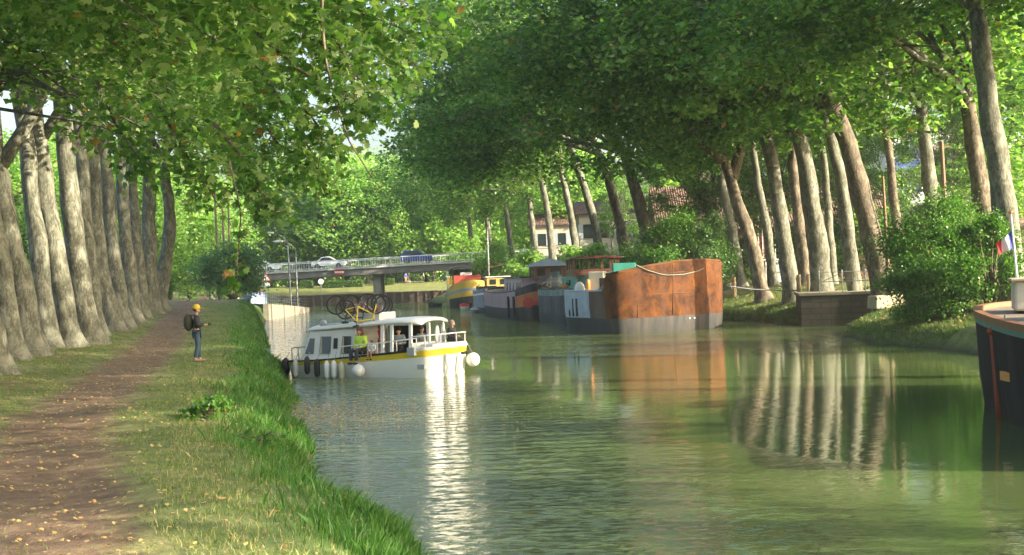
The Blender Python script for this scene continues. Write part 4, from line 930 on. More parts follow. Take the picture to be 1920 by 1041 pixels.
# pale houses
def house(u0, u1, Y, vt, roofc, wallc, lab, nwin, storeys=2, D=8):
    a = P(u0, 520, Y); b = P(u1, 520, Y); zt_ = P((u0 + u1) / 2, vt, Y).z - 1.9; Wd = b.x - a.x
    t = empty("house", (a.x, Y, 1.9), 0, lab, "house")
    mb = MB(); mb.box((Wd / 2, D / 2, zt_ / 2 - .2), (Wd, D, zt_ + .4)); mb.build("wall", wallc, t)
    mb = MB(); mb.add([(-.4, -.5, zt_ - .05), (Wd + .4, -.5, zt_ - .05), (Wd + .4, D / 2, zt_ + 1.5), (-.4, D / 2, zt_ + 1.5), (-.4, D + .5, zt_ - .05), (Wd + .4, D + .5, zt_ - .05)], [(0, 1, 2, 3), (3, 2, 5, 4), (0, 3, 4), (1, 5, 2)])
    rf = mb.build("roof", roofc, t); s_ = rf.modifiers.new("thick", 'SOLIDIFY'); s_.thickness = .16
    mb = MB(); mb.box((Wd * .7, D / 2, zt_ + 1.7), (.7, .7, 1.2)); mb.build("chimney", CONC, rf)
    for st in range(storeys):
        for k in range(nwin):
            cx = Wd * (k + .5) / nwin; cz = zt_ * (st + .5) / storeys
            mb = MB(); mb.box((cx, -.04, cz), (1.0, .1, 1.5)); wd = mb.build("window", GLASS, t)
            for s2 in (-1, 1): mb = MB(); mb.box((cx + s2 * .78, -.1, cz), (.5, .06, 1.55)); mb.build("shutter", paint("blue_grey_shutter", (.35, .4, .45), .6, .2, 3), wd)
    return t
house(1090, 1215, 150, 398, TILE, paint("cream_render", (.4, .38, .33), .9, .25, 1), "pale two-storey house with shutters seen past the whitish bare trunk", 4)
house(1000, 1075, 176, 420, TILE, paint("warm_render", (.55, .48, .38), .9, .25, 1), "small ochre house farther along the moorings bank behind the bushes", 2)
# white apartment block, upper right
a = P(1672, 520, 128); t = empty("apartment_block", (a.x, 128, 1.9), R(-6), "modern white apartment block with blue balcony bands behind the trees", "apartment block")
mb = MB(); mb.box((13, 6, 6.7), (26, 12, 13.4)); mb.build("wall", paint("white_render", (.76, .77, .78), .8, .12, 1), t)
mb = MB(); mb.box((13, 6, 13.55), (26.8, 12.8, .3)); mb.build("roof", CONC, t)
for st in range(4):
    z_ = 1.6 + st * 3.1
    mb = MB(); mb.box((13, -.35, z_ - .75), (25.6, .7, .9)); mb.build("balcony", paint("blue_panel", (.08, .13, .35), .5, .2, 2) if st % 2 else MATS["white_render"], t)
    for k in range(7):
        mb = MB(); mb.box((2.0 + k * 3.65, -.03, z_ + .55), (2.0, .1, 1.5)); wd = mb.build("window", glass("sky_glass", (.05, .07, .1)), t)
        mb = MB(); mb.box((2.0 + k * 3.65, -.1, z_ + .55), (.07, .05, 1.5)); mb.build("frame", MATS["white_render"], wd)
# dark sloping roofed shed between
a = P(1745, 520, 92); t = empty("shed", (a.x, 92, 1.9), R(-4), "low brown shed with a sloping roof under the apartment block", "shed")
mb = MB(); mb.box((6, 2.5, 1.7), (12, 5, 3.4)); mb.build("wall", paint("shed_boards", (.2, .14, .1), .8, .5, 2, stretch=(3, 3, .4)), t)
mb = MB(); mb.add([(-.4, -.5, 3.3), (12.4, -.5, 3.3), (12.4, 5.5, 5.0), (-.4, 5.5, 5.0)], [(0, 1, 2, 3)]); rf = mb.build("roof", paint("brown_roof", (.24, .16, .13), .8, .3, 2), t); s_ = rf.modifiers.new("thick", 'SOLIDIFY'); s_.thickness = .2
mb = MB(); mb.box((3, -.05, 1.2), (1.1, .1, 2.1)); mb.build("door", MATS["grey_door"], t)
# ------------------------------------------------------------------ boats: general hull
def hull(pts, levels, mats, band, parent, name="hull", bul=.25, deckmat=None, sub=4, wall=.08, loc=None):
    """pts: closed plan outline (x, y, ztop); levels: (kind, value, inset) with kind 'a' metres or 'f' share of ztop; band(level, x, y) -> material index"""
    n0 = len(pts); R2 = []
    for i in range(n0):
        p0, p1, p2, p3 = [Vector(pts[(i + k) % n0]) for k in (-1, 0, 1, 2)]
        for k in range(sub):
            t_ = k / sub
            q = .5 * ((2 * p1) + (p2 - p0) * t_ + (2 * p0 - 5 * p1 + 4 * p2 - p3) * t_ ** 2 + (3 * p1 - 3 * p2 + p3 - p0) * t_ ** 3)
            l_ = p1.lerp(p2, t_); q = l_.lerp(q, .95); R2.append(q)
    cx = sum(p.x for p in R2) / len(R2); cy = sum(p.y for p in R2) / len(R2); n = len(R2)
    # inward direction: from the neighbour tangent
    area = sum(R2[i].x * R2[(i + 1) % n].y - R2[(i + 1) % n].x * R2[i].y for i in range(n)); sgn = 1 if area > 0 else -1
    inn = []
    for i in range(n):
        t_ = R2[(i + 1) % n] - R2[i - 1]; v_ = Vector((-t_.y, t_.x, 0)) * sgn; inn.append(v_.normalized())
    mb = MB(); vs_ = []
    for kd, val, ins in levels:
        for p, d in zip(R2, inn):
            vs_.append((p.x + d.x * ins, p.y + d.y * ins, val if kd == 'a' else val * p.z))
    for p, d in zip(R2, inn): vs_.append((p.x + d.x * wall, p.y + d.y * wall, p.z))
    for p, d in zip(R2, inn): vs_.append((p.x + d.x * wall, p.y + d.y * wall, p.z - bul))
    b0 = len(mb.v); mb.v += vs_; nl = len(levels)
    for l in range(nl + 1):
        for i in range(n):
            j = (i + 1) % n; mb.f.append((l * n + i, l * n + j, (l + 1) * n + j, (l + 1) * n + i))
            mx, my = (R2[i].x + R2[j].x) / 2, (R2[i].y + R2[j].y) / 2
            mb.mi.append(band(min(l, nl - 2), mx, my))
    mb.f.append(tuple(range(n))); mb.mi.append(0)
    h = mb.build(name, mats, parent, loc=loc, auto=65)
    dk = MB(); dk.prism([(p.x + d.x * (wall + .002), p.y + d.y * (wall + .002)) for p, d in zip(R2, inn)], 0, 1)
    k = len(dk.v) // 2
    dk.v = [(x, y, R2[i % n].z - bul - .06) if i < n else (x, y, R2[i % n].z - bul + .01) for i, (x, y, z) in enumerate(dk.v)]
    dk.build("deck", deckmat or paint("deck_planks", (.25, .2, .15), .8, .4, 2, stretch=(6, .6, 1)), parent, loc=loc)
    return h
def cabin(parent, name, c, d, mat, roofmat=None, rz=0.0, wins=None, winmat=None, over=.12, rh=.08, crown_=0.0):
    mb = MB(); mb.box((0, 0, d[2] / 2), d); o = mb.build(name, mat, parent, bevel=.03); o.location = c; o.rotation_euler = (0, 0, rz)
    if roofmat:
        mb = MB(); n = 7; pts = []
        for i in range(n):
            y = -d[1] / 2 - over + (d[1] + 2 * over) * i / (n - 1); pts.append((y, d[2] + rh + crown_ * math.cos((i / (n - 1) - .5) * math.pi)))
        poly = [(d[1] / 2 + over, d[2]), (-d[1] / 2 - over, d[2])] + pts
        vv = [(-d[0] / 2 - over, y, z) for y, z in poly] + [(d[0] / 2 + over, y, z) for y, z in poly]; k = len(poly)
        mb.add(vv, [tuple(range(k)), tuple(range(2 * k - 1, k - 1, -1))] + [(i, k + i, k + (i + 1) % k, (i + 1) % k) for i in range(k)])
        mb.build("roof", roofmat, o)
    for w_ in (wins or []):
        face, a, z, wd, ht = w_; mb = MB(); fr = MB()
        if face in "xX":
            s_ = 1 if face == "X" else -1; mb.box((s_ * (d[0] / 2 + .005), a, z), (.05, wd, ht)); 
        else:
            s_ = 1 if face == "Y" else -1; mb.box((a, s_ * (d[1] / 2 + .005), z), (wd, .05, ht))
        mb.build("window", winmat or GLASS, o)
    return o
BLK = hullpaint("black_hull", (.035, .037, .04), (.1, .085, .07), .5)
LOWB = hullpaint("blue_grey_boot", (.035, .042, .048), (.05, .05, .05), .5)

# rusty barge
t = empty("rusty_barge", (7, 76, 0), 0, "big moored barge with a high rust-brown rounded bow beside the grassy bank", "barge")
RP = [(2.9, 76.4, 2.2), (3.55, 74.5, 2.2), (4.15, 72.8, 2.2), (4.6, 71.35, 2.25), (4.8, 70.85, 3.05), (5.4, 70.35, 3.14), (6.9, 70.75, 3.40), (8.6, 71.75, 3.60), (10.1, 73.05, 3.64), (11.2, 74.7, 3.55), (11.6, 76.6, 3.35), (11.65, 79, 2.9), (11.3, 81.4, 2.4), (9.5, 83.2, 2.2), (6.5, 83.4, 2.2), (4.2, 82.2, 2.2), (3.1, 79.4, 2.2)]
def bandr(l, x, y):
    X, Y = x + 7, y + 76
    flank = X < 4.7 or Y > 80
    if l <= 1: return 1 if flank else 0
    if flank: return 3 if (X < 3.95 and Y < 77.5) else 4
    return 2
def rust():
    m, n, b, o = nt("rust_brown"); co = coords(n)
    f = noise(n, .9, 6, .7, co, .6); g = noise(n, 5, 5, .7, co); h = noise(n, 1.0, 4, .6, coords(n, "Object", (1.6, 1.6, .5)))
    c = ramp(n, f, [(.34, (.02, .009, .005)), (.46, (.05, .019, .007)), (.56, (.1, .034, .006)), (.7, (.17, .062, .011))])
    c = mixc(n, ramp(n, h, [(.45, 0.0), (.65, .5)]), c, (.13, .055, .03)); c = mixc(n, ramp(n, g, [(.5, 0.0), (.7, .3)]), c, (.17, .068, .018))
    n.links.new(c, b.inputs["Base Color"]); b.inputs["Roughness"].default_value = .85; b.inputs["Specular IOR Level"].default_value = .2; bump(n, mth(n, 'ADD', f, mth(n, 'MULTIPLY', g, .3)), .35, .05, b); return m
RUST = rust()
hull([(x - 7, y - 76, z) for x, y, z in RP], [('a', -.5, .35), ('a', 0, .12), ('a', .8, .04), ('f', .62, .0), ('f', 1, .0)], [BLK, LOWB, RUST, paint("pale_blue_panel", (.36, .45, .55), .5, .5, 1.5, dirt=(.2, .22, .25)), hullpaint("brown_hull", (.13, .085, .065), (.06, .045, .04), .6)], bandr, t, bul=.3)
d_ = Vector((4.15 - 2.9, 72.8 - 76.4, 0)).normalized(); nn = Vector((-abs(d_.y), -abs(d_.x), 0)) * .0
for k in range(3):
    q = Vector((2.9, 76.4, 0)) + d_ * (.7 + k * .5); mb = MB(); mb.box((q.x - 7 - .03, q.y - 76 - .01, 1.35), (.42, .16, .95), rz=math.atan2(d_.y, d_.x) + math.pi / 2 * 0); mb.f = mb.f
    mb = MB(); mb.box((q.x - 7 - .02, q.y - 76, 1.35), (.17, .1, .95), rz=math.atan2(d_.y, d_.x)); mb.build("porthole", GLASS, t)
mb = MB(); mb.tube([(x - 7, y - 76, z + .03) for x, y, z in RP[4:12]], .06, 6); mb.build("rim", hullpaint("rim_rust", (.12, .05, .02), (.1, .05, .03)), t)
mb = MB(); mb.tube([(x - 7.02, y - 76.03, 2.25) for x, y, z in RP[:4]], .05, 6); mb.build("rim", MATS["pale_blue_panel"], t)
def onfront(u, v, off=.12):
    k = ((u - 960.0) * CR - (v - 520.5) * SR) / F
    for (x0, y0, _), (x1, y1, _) in zip(RP[4:12], RP[5:13]):
        den = k * (y1 - y0) - (x1 - x0)
        if abs(den) < 1e-6: continue
        s_ = (x0 - k * y0) / den
        if 0 <= s_ <= 1: return P(u, v, y0 + s_ * (y1 - y0) - off)
    return P(u, v, 73)
pts = [onfront(*q) for q in [(1193, 497), (1215, 507), (1238, 514), (1250, 516), (1280, 515), (1310, 508), (1335, 494)]]
rp = MB(); rp.tube(pts, .022, 6); tag(rp.build("rope", paint("pale_rope", (.22, .26, .22), .8, .2, 6)), "slack pale rope draped across the rusty barge's bow", "rope")
for (u_, v0, v1) in ((1262, 492, 590), (1330, 496, 585), (1196, 503, 596)):
    mb = MB(); a = onfront(u_, v0 + 4, .03) - Vector((7, 76, 0)); b = onfront(u_, v1, .03) - Vector((7, 76, 0)); mb.bar(a, b, .022, 6); mb.build("seam", MATS["rim_rust"] , t)
for k in range(2):
    mb = MB(); mb.tube([onfront(1150 + 26 * i, 0, 0).xy.to_3d() - Vector((7, 76 + .02, 0)) + Vector((0, 0, (1.98, 2.9)[k] + .035 * i * k)) for i in range(8)], .03, 6); mb.build("rubbing_strake", MATS["rim_rust"], t)
mb = MB(); mb.box((-2.4, -1.5, 2.6), (.85, .8, 1.3), rz=-.3); mb.build("locker", paint("cream_locker", (.5, .48, .38), .6, .3, 2), t, bevel=.05)
mb = MB(); mb.box((-2.2, -3.3, 2.4), (.4, .4, 1.0), rz=-.3); mb.build("stove_housing", hullpaint("brown_hull2", (.06, .045, .04), (.1, .05, .03)), t, bevel=.03)
mb = MB(); mb.ball((-3.35, -.6, 2.25), (.3, .4, .5), 14, 8); mb.build("cover", paint("white_canvas", (.75, .74, .7), .8, .1, 3), t, smooth=True)
mb = MB(); mb.tube([(-2.95, -1.9, 2), (-2.95, -1.9, 2.75), (-2.95, -1.9, 2.85)], [.12, .12, .06], 10); mb.build("gas_bottle", paint("orange_bottle", (.6, .22, .04), .4, .1, 3), t, smooth=True)
mb = MB()
for k in range(4): mb.ball((1.6 + .28 * k, -4.0 + .19 * k - .1, .62), .05, 8, 5)
mb.build("discharge_pipe", RAILW, t)

# black barge with teal deckhouse
t = empty("teal_barge", (4, 91, 0), 0, "black-hulled barge with teal deckhouse and brown glazed wheelhouse behind the rusty barge", "barge")
TP = [(3.2, 84.7, 2.3), (2.5, 90, 2.2), (1.75, 95.6, 2.2), (2.3, 97.3, 2.25), (4.3, 98.4, 2.3), (6.2, 97.4, 2.3), (7.4, 92, 2.3), (8.2, 86, 2.4), (7.4, 84.5, 2.5), (5, 84.2, 2.4)]
TEAL = paint("teal_paint", (.04, .28, .22), .5, .35, 1.5, dirt=(.03, .15, .12))
hull([(x - 4, y - 91, z) for x, y, z in TP], [('a', -.5, .2), ('a', 0, .05), ('f', .3, .0), ('f', .82, .0), ('f', 1, .0)], [LOWB, hullpaint("tarred_hull", (.05, .045, .05), (.12, .13, .13), .6, .8), hullpaint("grey_green_sheer", (.2, .3, .28), (.12, .1, .09), .6, .7)], lambda l, x, y: (0, 0, 1, 2)[min(l, 3)], t, bul=.15)
rzT = math.atan2(11, -1.55) - math.pi / 2
mb = MB()   # teal raised side, sheer rising towards the near end
mb.add([(-.6, 5.0, 2.0), (1.2, -6.2, 2.1), (4.0, -6.0, 2.2), (2.6, 5.2, 2.0), (-.6, 5.0, 3.0), (1.2, -6.2, 3.15), (4.0, -6.0, 3.35), (2.6, 5.2, 3.0)], [(0, 3, 2, 1), (4, 5, 6, 7), (0, 1, 5, 4), (1, 2, 6, 5), (2, 3, 7, 6), (3, 0, 4, 7)])
dh = mb.build("deckhouse", TEAL, t, bevel=.05)
for k in range(3): mb = MB(); q = Vector((-.45, 3.6, 2.6)).lerp(Vector((1.05, -5.4, 2.65)), (k + .4) / 3); mb.box((q.x + .02, q.y, q.z), (.1, 1.0, .34), rz=.16); mb.build("window", GLASS, dh)
mb = MB(); mb.box((2.9, -5.4, 3.45), (1.4, 1.2, .55)); mb.build("hatch", TEAL, dh, bevel=.04)
WB = paint("varnished_brown", (.09, .03, .02), .35, .3, 2)
wh = empty("x"); bpy.data.objects.remove(wh)
# wheelhouse: posts, sill, roof, panes
mb = MB(); wx, wy, wr = 1.25, -1.0, .16
def WP(x, y, z): return (wx + x * math.cos(wr) - y * math.sin(wr), wy + x * math.sin(wr) + y * math.cos(wr), z)
def wbox(mb, c, d): mb.box(WP(*c), d, rz=wr)
wbox(mb, (0, 0, 3.22), (3.0, 2.3, .45))
for x in (-1.45, -.5, .35, 1.45):
    for y in (-1.1, 1.1): wbox(mb, (x, y, 3.75), (.12, .12, .75))
for y in (-.4, .4):
    for x in (-1.45, 1.45): wbox(mb, (x, y, 3.75), (.1, .1, .75))
wsh = mb.build("wheelhouse", WB, t)
mb = MB(); wbox(mb, (0, 0, 4.15), (3.5, 2.8, .1)); wbox(mb, (0, 0, 4.23), (2.6, 2.0, .08)); mb.build("roof", WB, wsh, bevel=.03)
mb = MB(); q0 = Vector((2.45 - 4 + .15, 92.6 - 91, 2.3)); q1 = Vector((2.9 - 4 + .15, 88.2 - 91, 2.3))
for k in range(9): q = q0.lerp(q1, k / 8); mb.bar(q, q + Vector((0, 0, 1.05)), .02)
for h_ in (.1, .35, .6, .85, 1.05): mb.bar(q0 + Vector((0, 0, h_)), q1 + Vector((0, 0, h_)), .015)
mb.build("rail", paint("green_mesh", (.12, .2, .18), .7, .3, 4), t)
for k, (x, y) in enumerate([(-.9, .2), (-.75, -1.2), (-.6, -2.4)]): mb = MB(); mb.ball((x, y, 2.35), (.2, .2, .2), 10, 6); mb.build("fender", MATS["orange_bottle"], t, smooth=True)

# pink and orange barge
t = empty("pink_barge", (1, 109, 0), 0, "houseboat barge with pinkish sides, orange and cream bow and a grey pavilion roof", "barge")
PP = [(-2.45, 118, 2.1), (-1.3, 110, 1.95), (-.15, 102.6, 2.1), (.35, 101, 2.25), (1.4, 99.8, 2.6), (2.6, 99.9, 2.7), (4.1, 101.6, 2.6), (4.6, 105, 2.2), (3.4, 113, 2.0), (2.4, 119.5, 2.1), (0, 121.2, 2.3), (-1.9, 120.4, 2.3)]
PINK = hullpaint("faded_pink", (.42, .3, .3), (.3, .2, .19), .6, .5); ORNG = hullpaint("orange_red_bow", (.55, .17, .06), (.35, .12, .05), .5, .4); CREAM = paint("cream_bow", (.5, .46, .38), .6, .3, 2)
hull([(x - 1, y - 109, z) for x, y, z in PP], [('a', -.5, .3), ('a', 0, .1), ('f', .4, .03), ('f', .72, 0), ('f', .77, -.03), ('f', .96, 0), ('f', 1, .0)], [BLK, LOWB, PINK, ORNG, CREAM], lambda l, x, y: ((1 if (y + 109) > 101.3 else 0) if l <= 1 else (2 if (y + 109) > 101.3 else (3, 3, 0, 4, 0)[min(l - 2, 4)])) if l < 5 else 0, t, bul=.2)
mb = MB(); mb.disc((.1, -9.72, 1.25), 'y', 0, .38, .12, 20); mb.ball((0.9, -9.35, 1.3), (.32, .12, .32), 12, 8); mb.build("bow_marking", paint("signal_red", (.6, .05, .03), .5, .1, 3), t)
cabin(t, "deckhouse", (.1, 0.5, 1.9), (2.2, 9, 1.15), paint("pink_slats", (.48, .36, .4), .7, .4, 2, stretch=(1, 6, 1)), DARKM, rz=.15, wins=[('x', a, .5, .42, .62) for a in (-3.9, -3.1, -2.3, -.4, 1.2, 2.8)])
wh2 = cabin(t, "wheelhouse", (1.7, -3.6, 2.9), (2.4, 2.6, .95), paint("old_mahogany", (.16, .07, .04), .5, .4, 2), None, rz=.15, wins=[('y', -.7, .5, .6, .5), ('y', .4, .5, .8, .5), ('x', -.5, .5, .7, .5), ('x', .6, .5, .7, .5)])
mb = MB(); mb.add([(-1.6, -1.7, .95), (1.6, -1.7, .95), (1.6, 1.7, .95), (-1.6, 1.7, .95), (-.3, 0, 1.5), (.5, 0, 1.5)], [(0, 1, 5, 4), (1, 2, 5), (2, 3, 4, 5), (3, 0, 4), (0, 3, 2, 1)]); mb.build("roof", paint("grey_tarpaulin", (.33, .38, .45), .6, .3, 2), wh2)
mb = MB(); mb.ball((2.0, -7.2, 2.3), (1.3, 1.8, .95), 14, 8); mb.build("tarpaulin", paint("dark_tarpaulin", (.06, .055, .05), .7, .4, 2), t, smooth=True)
for (x, y) in [(-1.25, -5.8), (-.85, -7.6)]: mb = MB(); mb.tube([(x - .1, y, 1.7), (x - .1, y, .1)], .09, 8); mb.build("fender", RUBBER, t)

# grey barge
t = empty("grey_barge", (-2, 133, 0), 0, "narrow grey barge with a light stripe between the pink and the yellow barges", "barge")
GP = [(-2.7, 124, 2.2), (-3.7, 131.5, 2.0), (-3.8, 138, 2.0), (-3.0, 143, 2.1), (0, 144, 2.1), (1.6, 138, 2.0), (1.8, 128, 2.0), (.8, 123.4, 2.3), (-1.2, 122.9, 2.35)]
hull([(x + 2, y - 133, z) for x, y, z in GP], [('a', -.5, .2), ('a', 0, .05), ('a', .5, .02), ('f', .75, 0), ('f', .83, -.02), ('f', 1, .0)], [BLK, hullpaint("light_grey_hull", (.28, .3, .34), (.17, .17, .18)), WHITE], lambda l, x, y: (0, 0, 1, 2, 1)[min(l, 4)], t, bul=.2)
cabin(t, "wheelhouse", (.5, 1.5, 1.9), (2.2, 3, 1.3), paint("mustard_paint", (.5, .36, .1), .5, .3, 2), WHITE, rz=.1, wins=[('y', -.5, .85, .6, .5), ('y', .5, .85, .6, .5), ('x', 0, .85, 1.2, .5)])
cabin(t, "coaming", (-.4, -5.5, 1.9), (1.6, 4, .5), DARKM, None, rz=.1)
mb = MB(); mb.tube([(-1.9, -5, .9), (-1.95, -5, .3)], .12, 8); mb.build("fender", RUBBER, t)
# yellow barge
t = empty("yellow_barge", (-5.5, 161, 0), 0, "yellow barge with a blue-grey stripe, red cabin top and arched grey canopy near the bridge", "barge")
YP = [(-4.6, 148.6, 3.0), (-5.9, 149.5, 2.75), (-6.9, 153, 2.35), (-7.4, 160, 1.95), (-8.2, 171, 1.9), (-7.4, 174, 2.0), (-4.5, 174.5, 2.0), (-3.4, 171, 1.9), (-2.7, 160, 1.95), (-2.4, 152, 2.4), (-3.2, 149, 2.9)]
YEL = hullpaint("yellow_topsides", (.68, .45, .06), (.5, .36, .12), .4, .35); YC = hullpaint("cream_yellow", (.58, .5, .27), (.4, .34, .2), .5, .4); BLU = paint("blue_grey_stripe", (.28, .33, .4), .5, .2, 2)
hull([(x + 5.5, y - 161, z) for x, y, z in YP], [('a', -.5, .3), ('a', 0, .1), ('f', .42, .03), ('f', .62, 0), ('f', .72, -.02), ('f', 1, .0)], [BLK, LOWB, YEL, YC, BLU], lambda l, x, y: (0 if y < -9.5 else 1) if l == 0 else ((0 if y < -9.5 else (3 if y > -4 else 0)) if l == 1 else ((2 if y < -5 else 3) if l in (2, 4) else 4)) if l < 5 else 2, t, bul=.3)
cabin(t, "cabin", (.3, -4, 1.8), (3.0, 9.5, 1.75), paint("brick_red_cabin", (.4, .07, .05), .5, .3, 2), None, rz=.06, wins=[('x', a, 1.3, .6, .4) for a in (-3.5, -2, -.5, 1, 2.5)])
mb = MB(); n = 9
vv = []
for yy in (-2.2, 2.2):
    for i in range(n): a = math.pi * i / (n - 1); vv.append((-.2 + 1.9 * math.cos(a), 2 + yy, 4.1 + .6 * math.sin(a)))
mb.add(vv, [(i, i + 1, n + i + 1, n + i) for i in range(n - 1)]); cn = mb.build("canopy", paint("grey_canopy", (.45, .47, .5), .6, .2, 2), t, smooth=True); s_ = cn.modifiers.new("thick", 'SOLIDIFY'); s_.thickness = .08
mb = MB()
for x in (-2.05, 1.65):
    for y in (-.1, 4.1): mb.bar((x, y, 1.8), (x, y, 4.15), .06)
mb.build("canopy_post", RAILW, t)
mb = MB(); mb.box((-1.3, -9.6, 2.9), (.5, .7, .7)); mb.build("locker", YEL, t, bevel=.03)
mb = MB(); mb.ball((-1.5, -9.6, 3.4), (.28, .35, .16), 10, 6); mb.build("cover", MATS["white_canvas"], t)
mb = MB(); mb.box((.4, -6.6, 3.7), (1.3, 1.3, .35)); mb.build("skylight", MATS["white_canvas"], t, bevel=.05)
# white mast behind
b = P(917, 520, 140); t = empty("mast", (b.x, 140, 1.75), 0, "slim white mast standing on the grey barge", "mast")
mb = MB(); tp = P(914, 428, 140); mb.tube([(0, 0, 0), (tp.x - b.x, 0, tp.z - 1.75)], [.09, .05], 8); mb.build("pole", WHITE, t, smooth=True)
mb = MB(); mb.tube([(0, 0, 2.4), (1.5, 0, 2.75)], .05, 6); mb.build("boom", paint("ochre_spar", (.45, .28, .12), .6, .3, 3), t); mb = MB(); mb.ball((tp.x - b.x, 0, tp.z - 1.7), .1, 8, 5); mb.build("masthead", MATS["ochre_spar"], t)
def dinghy(loc, rz, L_, col, incol, lab, s=1.0):
    t = empty("dinghy", loc, rz, lab, "dinghy"); h_ = L_ / 2
    hull([(-h_, -.45, .42), (0, -.6, .4), (h_ * .7, -.4, .5), (h_, 0, .58), (h_ * .7, .4, .5), (0, .6, .4), (-h_, .45, .42)], [('a', -.12, .2), ('a', .05, .08), ('f', .7, .0), ('f', 1, 0)], [col, col, incol], lambda l, x, y: 0 if l < 2 else 2, t, bul=.22, deckmat=incol, wall=.05)
    mb = MB(); mb.box((0, 0, .36), (.25, 1.0, .04)); mb.build("seat", WOOD, t)
dinghy((-5.0, 145.3, 0), R(100), 2.6, WHITE, MATS["signal_red"], "small red and white dinghy tied under the yellow barge's bow")
dinghy((-3.35, 127.5, 0), R(100), 1.9, MATS["light_grey_hull"], WHITE, "tiny white dinghy beside the grey barge")
dinghy((-9.3, 164, 0), R(110), 3.6, BLK, DARKM, "black rowing boat moored beyond the yellow barge")

# near barge on the right edge
t = empty("near_barge", (11, 20, 0), 0, "dark barge cut by the right frame edge with an orange rim and a drooping flag", "barge")
NP = [(8.9, 19.5, 1.85), (8.75, 22, 1.9), (8.9, 24, 1.93), (9.15, 26, 1.96), (9.75, 29.2, 2.03), (10.5, 31.2, 2.08), (11.6, 32.5, 2.1), (13, 32.9, 2.1), (14.4, 32.0, 2.1), (15, 29, 2.0), (15.2, 22, 1.9), (15.0, 19.5, 1.85)]
ORIM = paint("orange_rim", (.3, .13, .06), .6, .4, 2); TS = paint("teal_stripe", (.1, .22, .19), .6, .4, 2)
hull([(x - 11, y - 20, z) for x, y, z in NP], [('a', -.6, .3), ('a', 0, .12), ('a', .7, .04), ('f', .87, .0), ('f', .93, -.03), ('f', 1.0, -.05)], [hullpaint("tarred_planks", (.022, .018, .017), (.05, .04, .035), .9, .7), ORIM, TS], lambda l, x, y: (0, 0, 0, 2, 1)[min(l, 4)], t, bul=.12, wall=.12, sub=6)
# rudder post and blade on the curved stern
mb = MB(); q = P(1874, 640, 27.1) - Vector((11, 20, 0)); mb.tube([(q.x - .02, q.y, -.3), (q.x - .06, q.y + .1, 1.65)], [.09, .1], 8); mb.ball((q.x - .06, q.y + .1, 1.68), (.15, .15, .1), 10, 6); mb.build("rudder_post", hullpaint("rusty_iron", (.3, .07, .035), (.14, .05, .03)), t, smooth=True)
mb = MB(); q = P(1893, 730, 25.9) - Vector((11, 20, 0)); mb.box((q.x - .06, q.y, .9), (.05, .5, .17)); mb.build("name_board", MATS["orange_bottle"], t)
mb = MB(); mb.box((.35, 9.6, 2.3), (1.3, 1.6, .62), rz=-.3, taper=.97); mb.build("locker", MATS["cream_locker"], t, bevel=.05)
mb = MB(); mb.box((.35, 9.6, 2.64), (1.42, 1.72, .06), rz=-.3); mb.build("lid", MATS["pale_stone"], t, bevel=.02)
for k in range(2): mb = MB(); mb.box((.15 - k * .15, 6.9 - 1.6 * k, 2.1), (1.3, 1.3, .62), taper=.95); mb.build("crate", paint("green_crate", (.03, .13, .09), .6, .3, 3), t, bevel=.05)
mb = MB(); mb.tube([P(1896, 590, 26.3) - Vector((11, 20, 0)) + Vector((-.12, 0, 0)), P(1893, 700, 26.3) - Vector((11, 20, 0)) + Vector((-.12, 0, 0)), P(1905, 720, 25.8) - Vector((11, 20, 0)) + Vector((-.1, 0, 0))], .018, 5); mb.build("rope", MATS["pale_rope"], t)
# flag on a staff
b = P(1911, 556, 30); tp = P(1895, 398, 30); t = empty("flagstaff", b, 0, "thin slanting flagstaff on the near barge's stern", "flagstaff")
mb = MB(); mb.tube([(0, 0, -.1), tp - b], [.03, .02], 8); mb.build("staff", RAILW, t); mb = MB(); mb.ball(tp - b, .045, 8, 6); mb.build("finial", MATS["orange_bottle"], t)
f0 = P(1899, 432, 29.98)
fl = MB(); nx, nz = 14, 8; vv = []
for i in range(nx):
    for j in range(nz):
        s_ = i / (nx - 1); q = j / (nz - 1); fold = math.sin(s_ * 9 + q * 2) * .035 * (1 + s_)
        vv.append((f0.x - s_ * .36 + .02 * q, f0.y + fold, f0.z - q * (.38 - .12 * s_) - s_ * .27))
fl.v = vv
for i in range(nx - 1):
    for j in range(nz - 1):
        a = i * nz + j; fl.f.append((a, a + nz, a + nz + 1, a + 1)); fl.mi.append(0 if i < 4 else (1 if i < 9 else 2))
o = fl.build("flag", [paint("flag_blue", (.03, .05, .25), .8, .1, 3), paint("flag_white", (.7, .7, .68), .8, .1, 3), paint("flag_red", (.5, .03, .03), .8, .1, 3)], None, smooth=True)
s_ = o.modifiers.new("thick", 'SOLIDIFY'); s_.thickness = .006
tag(o, "blue, white and red flag hanging limp from the near barge's staff", "flag")

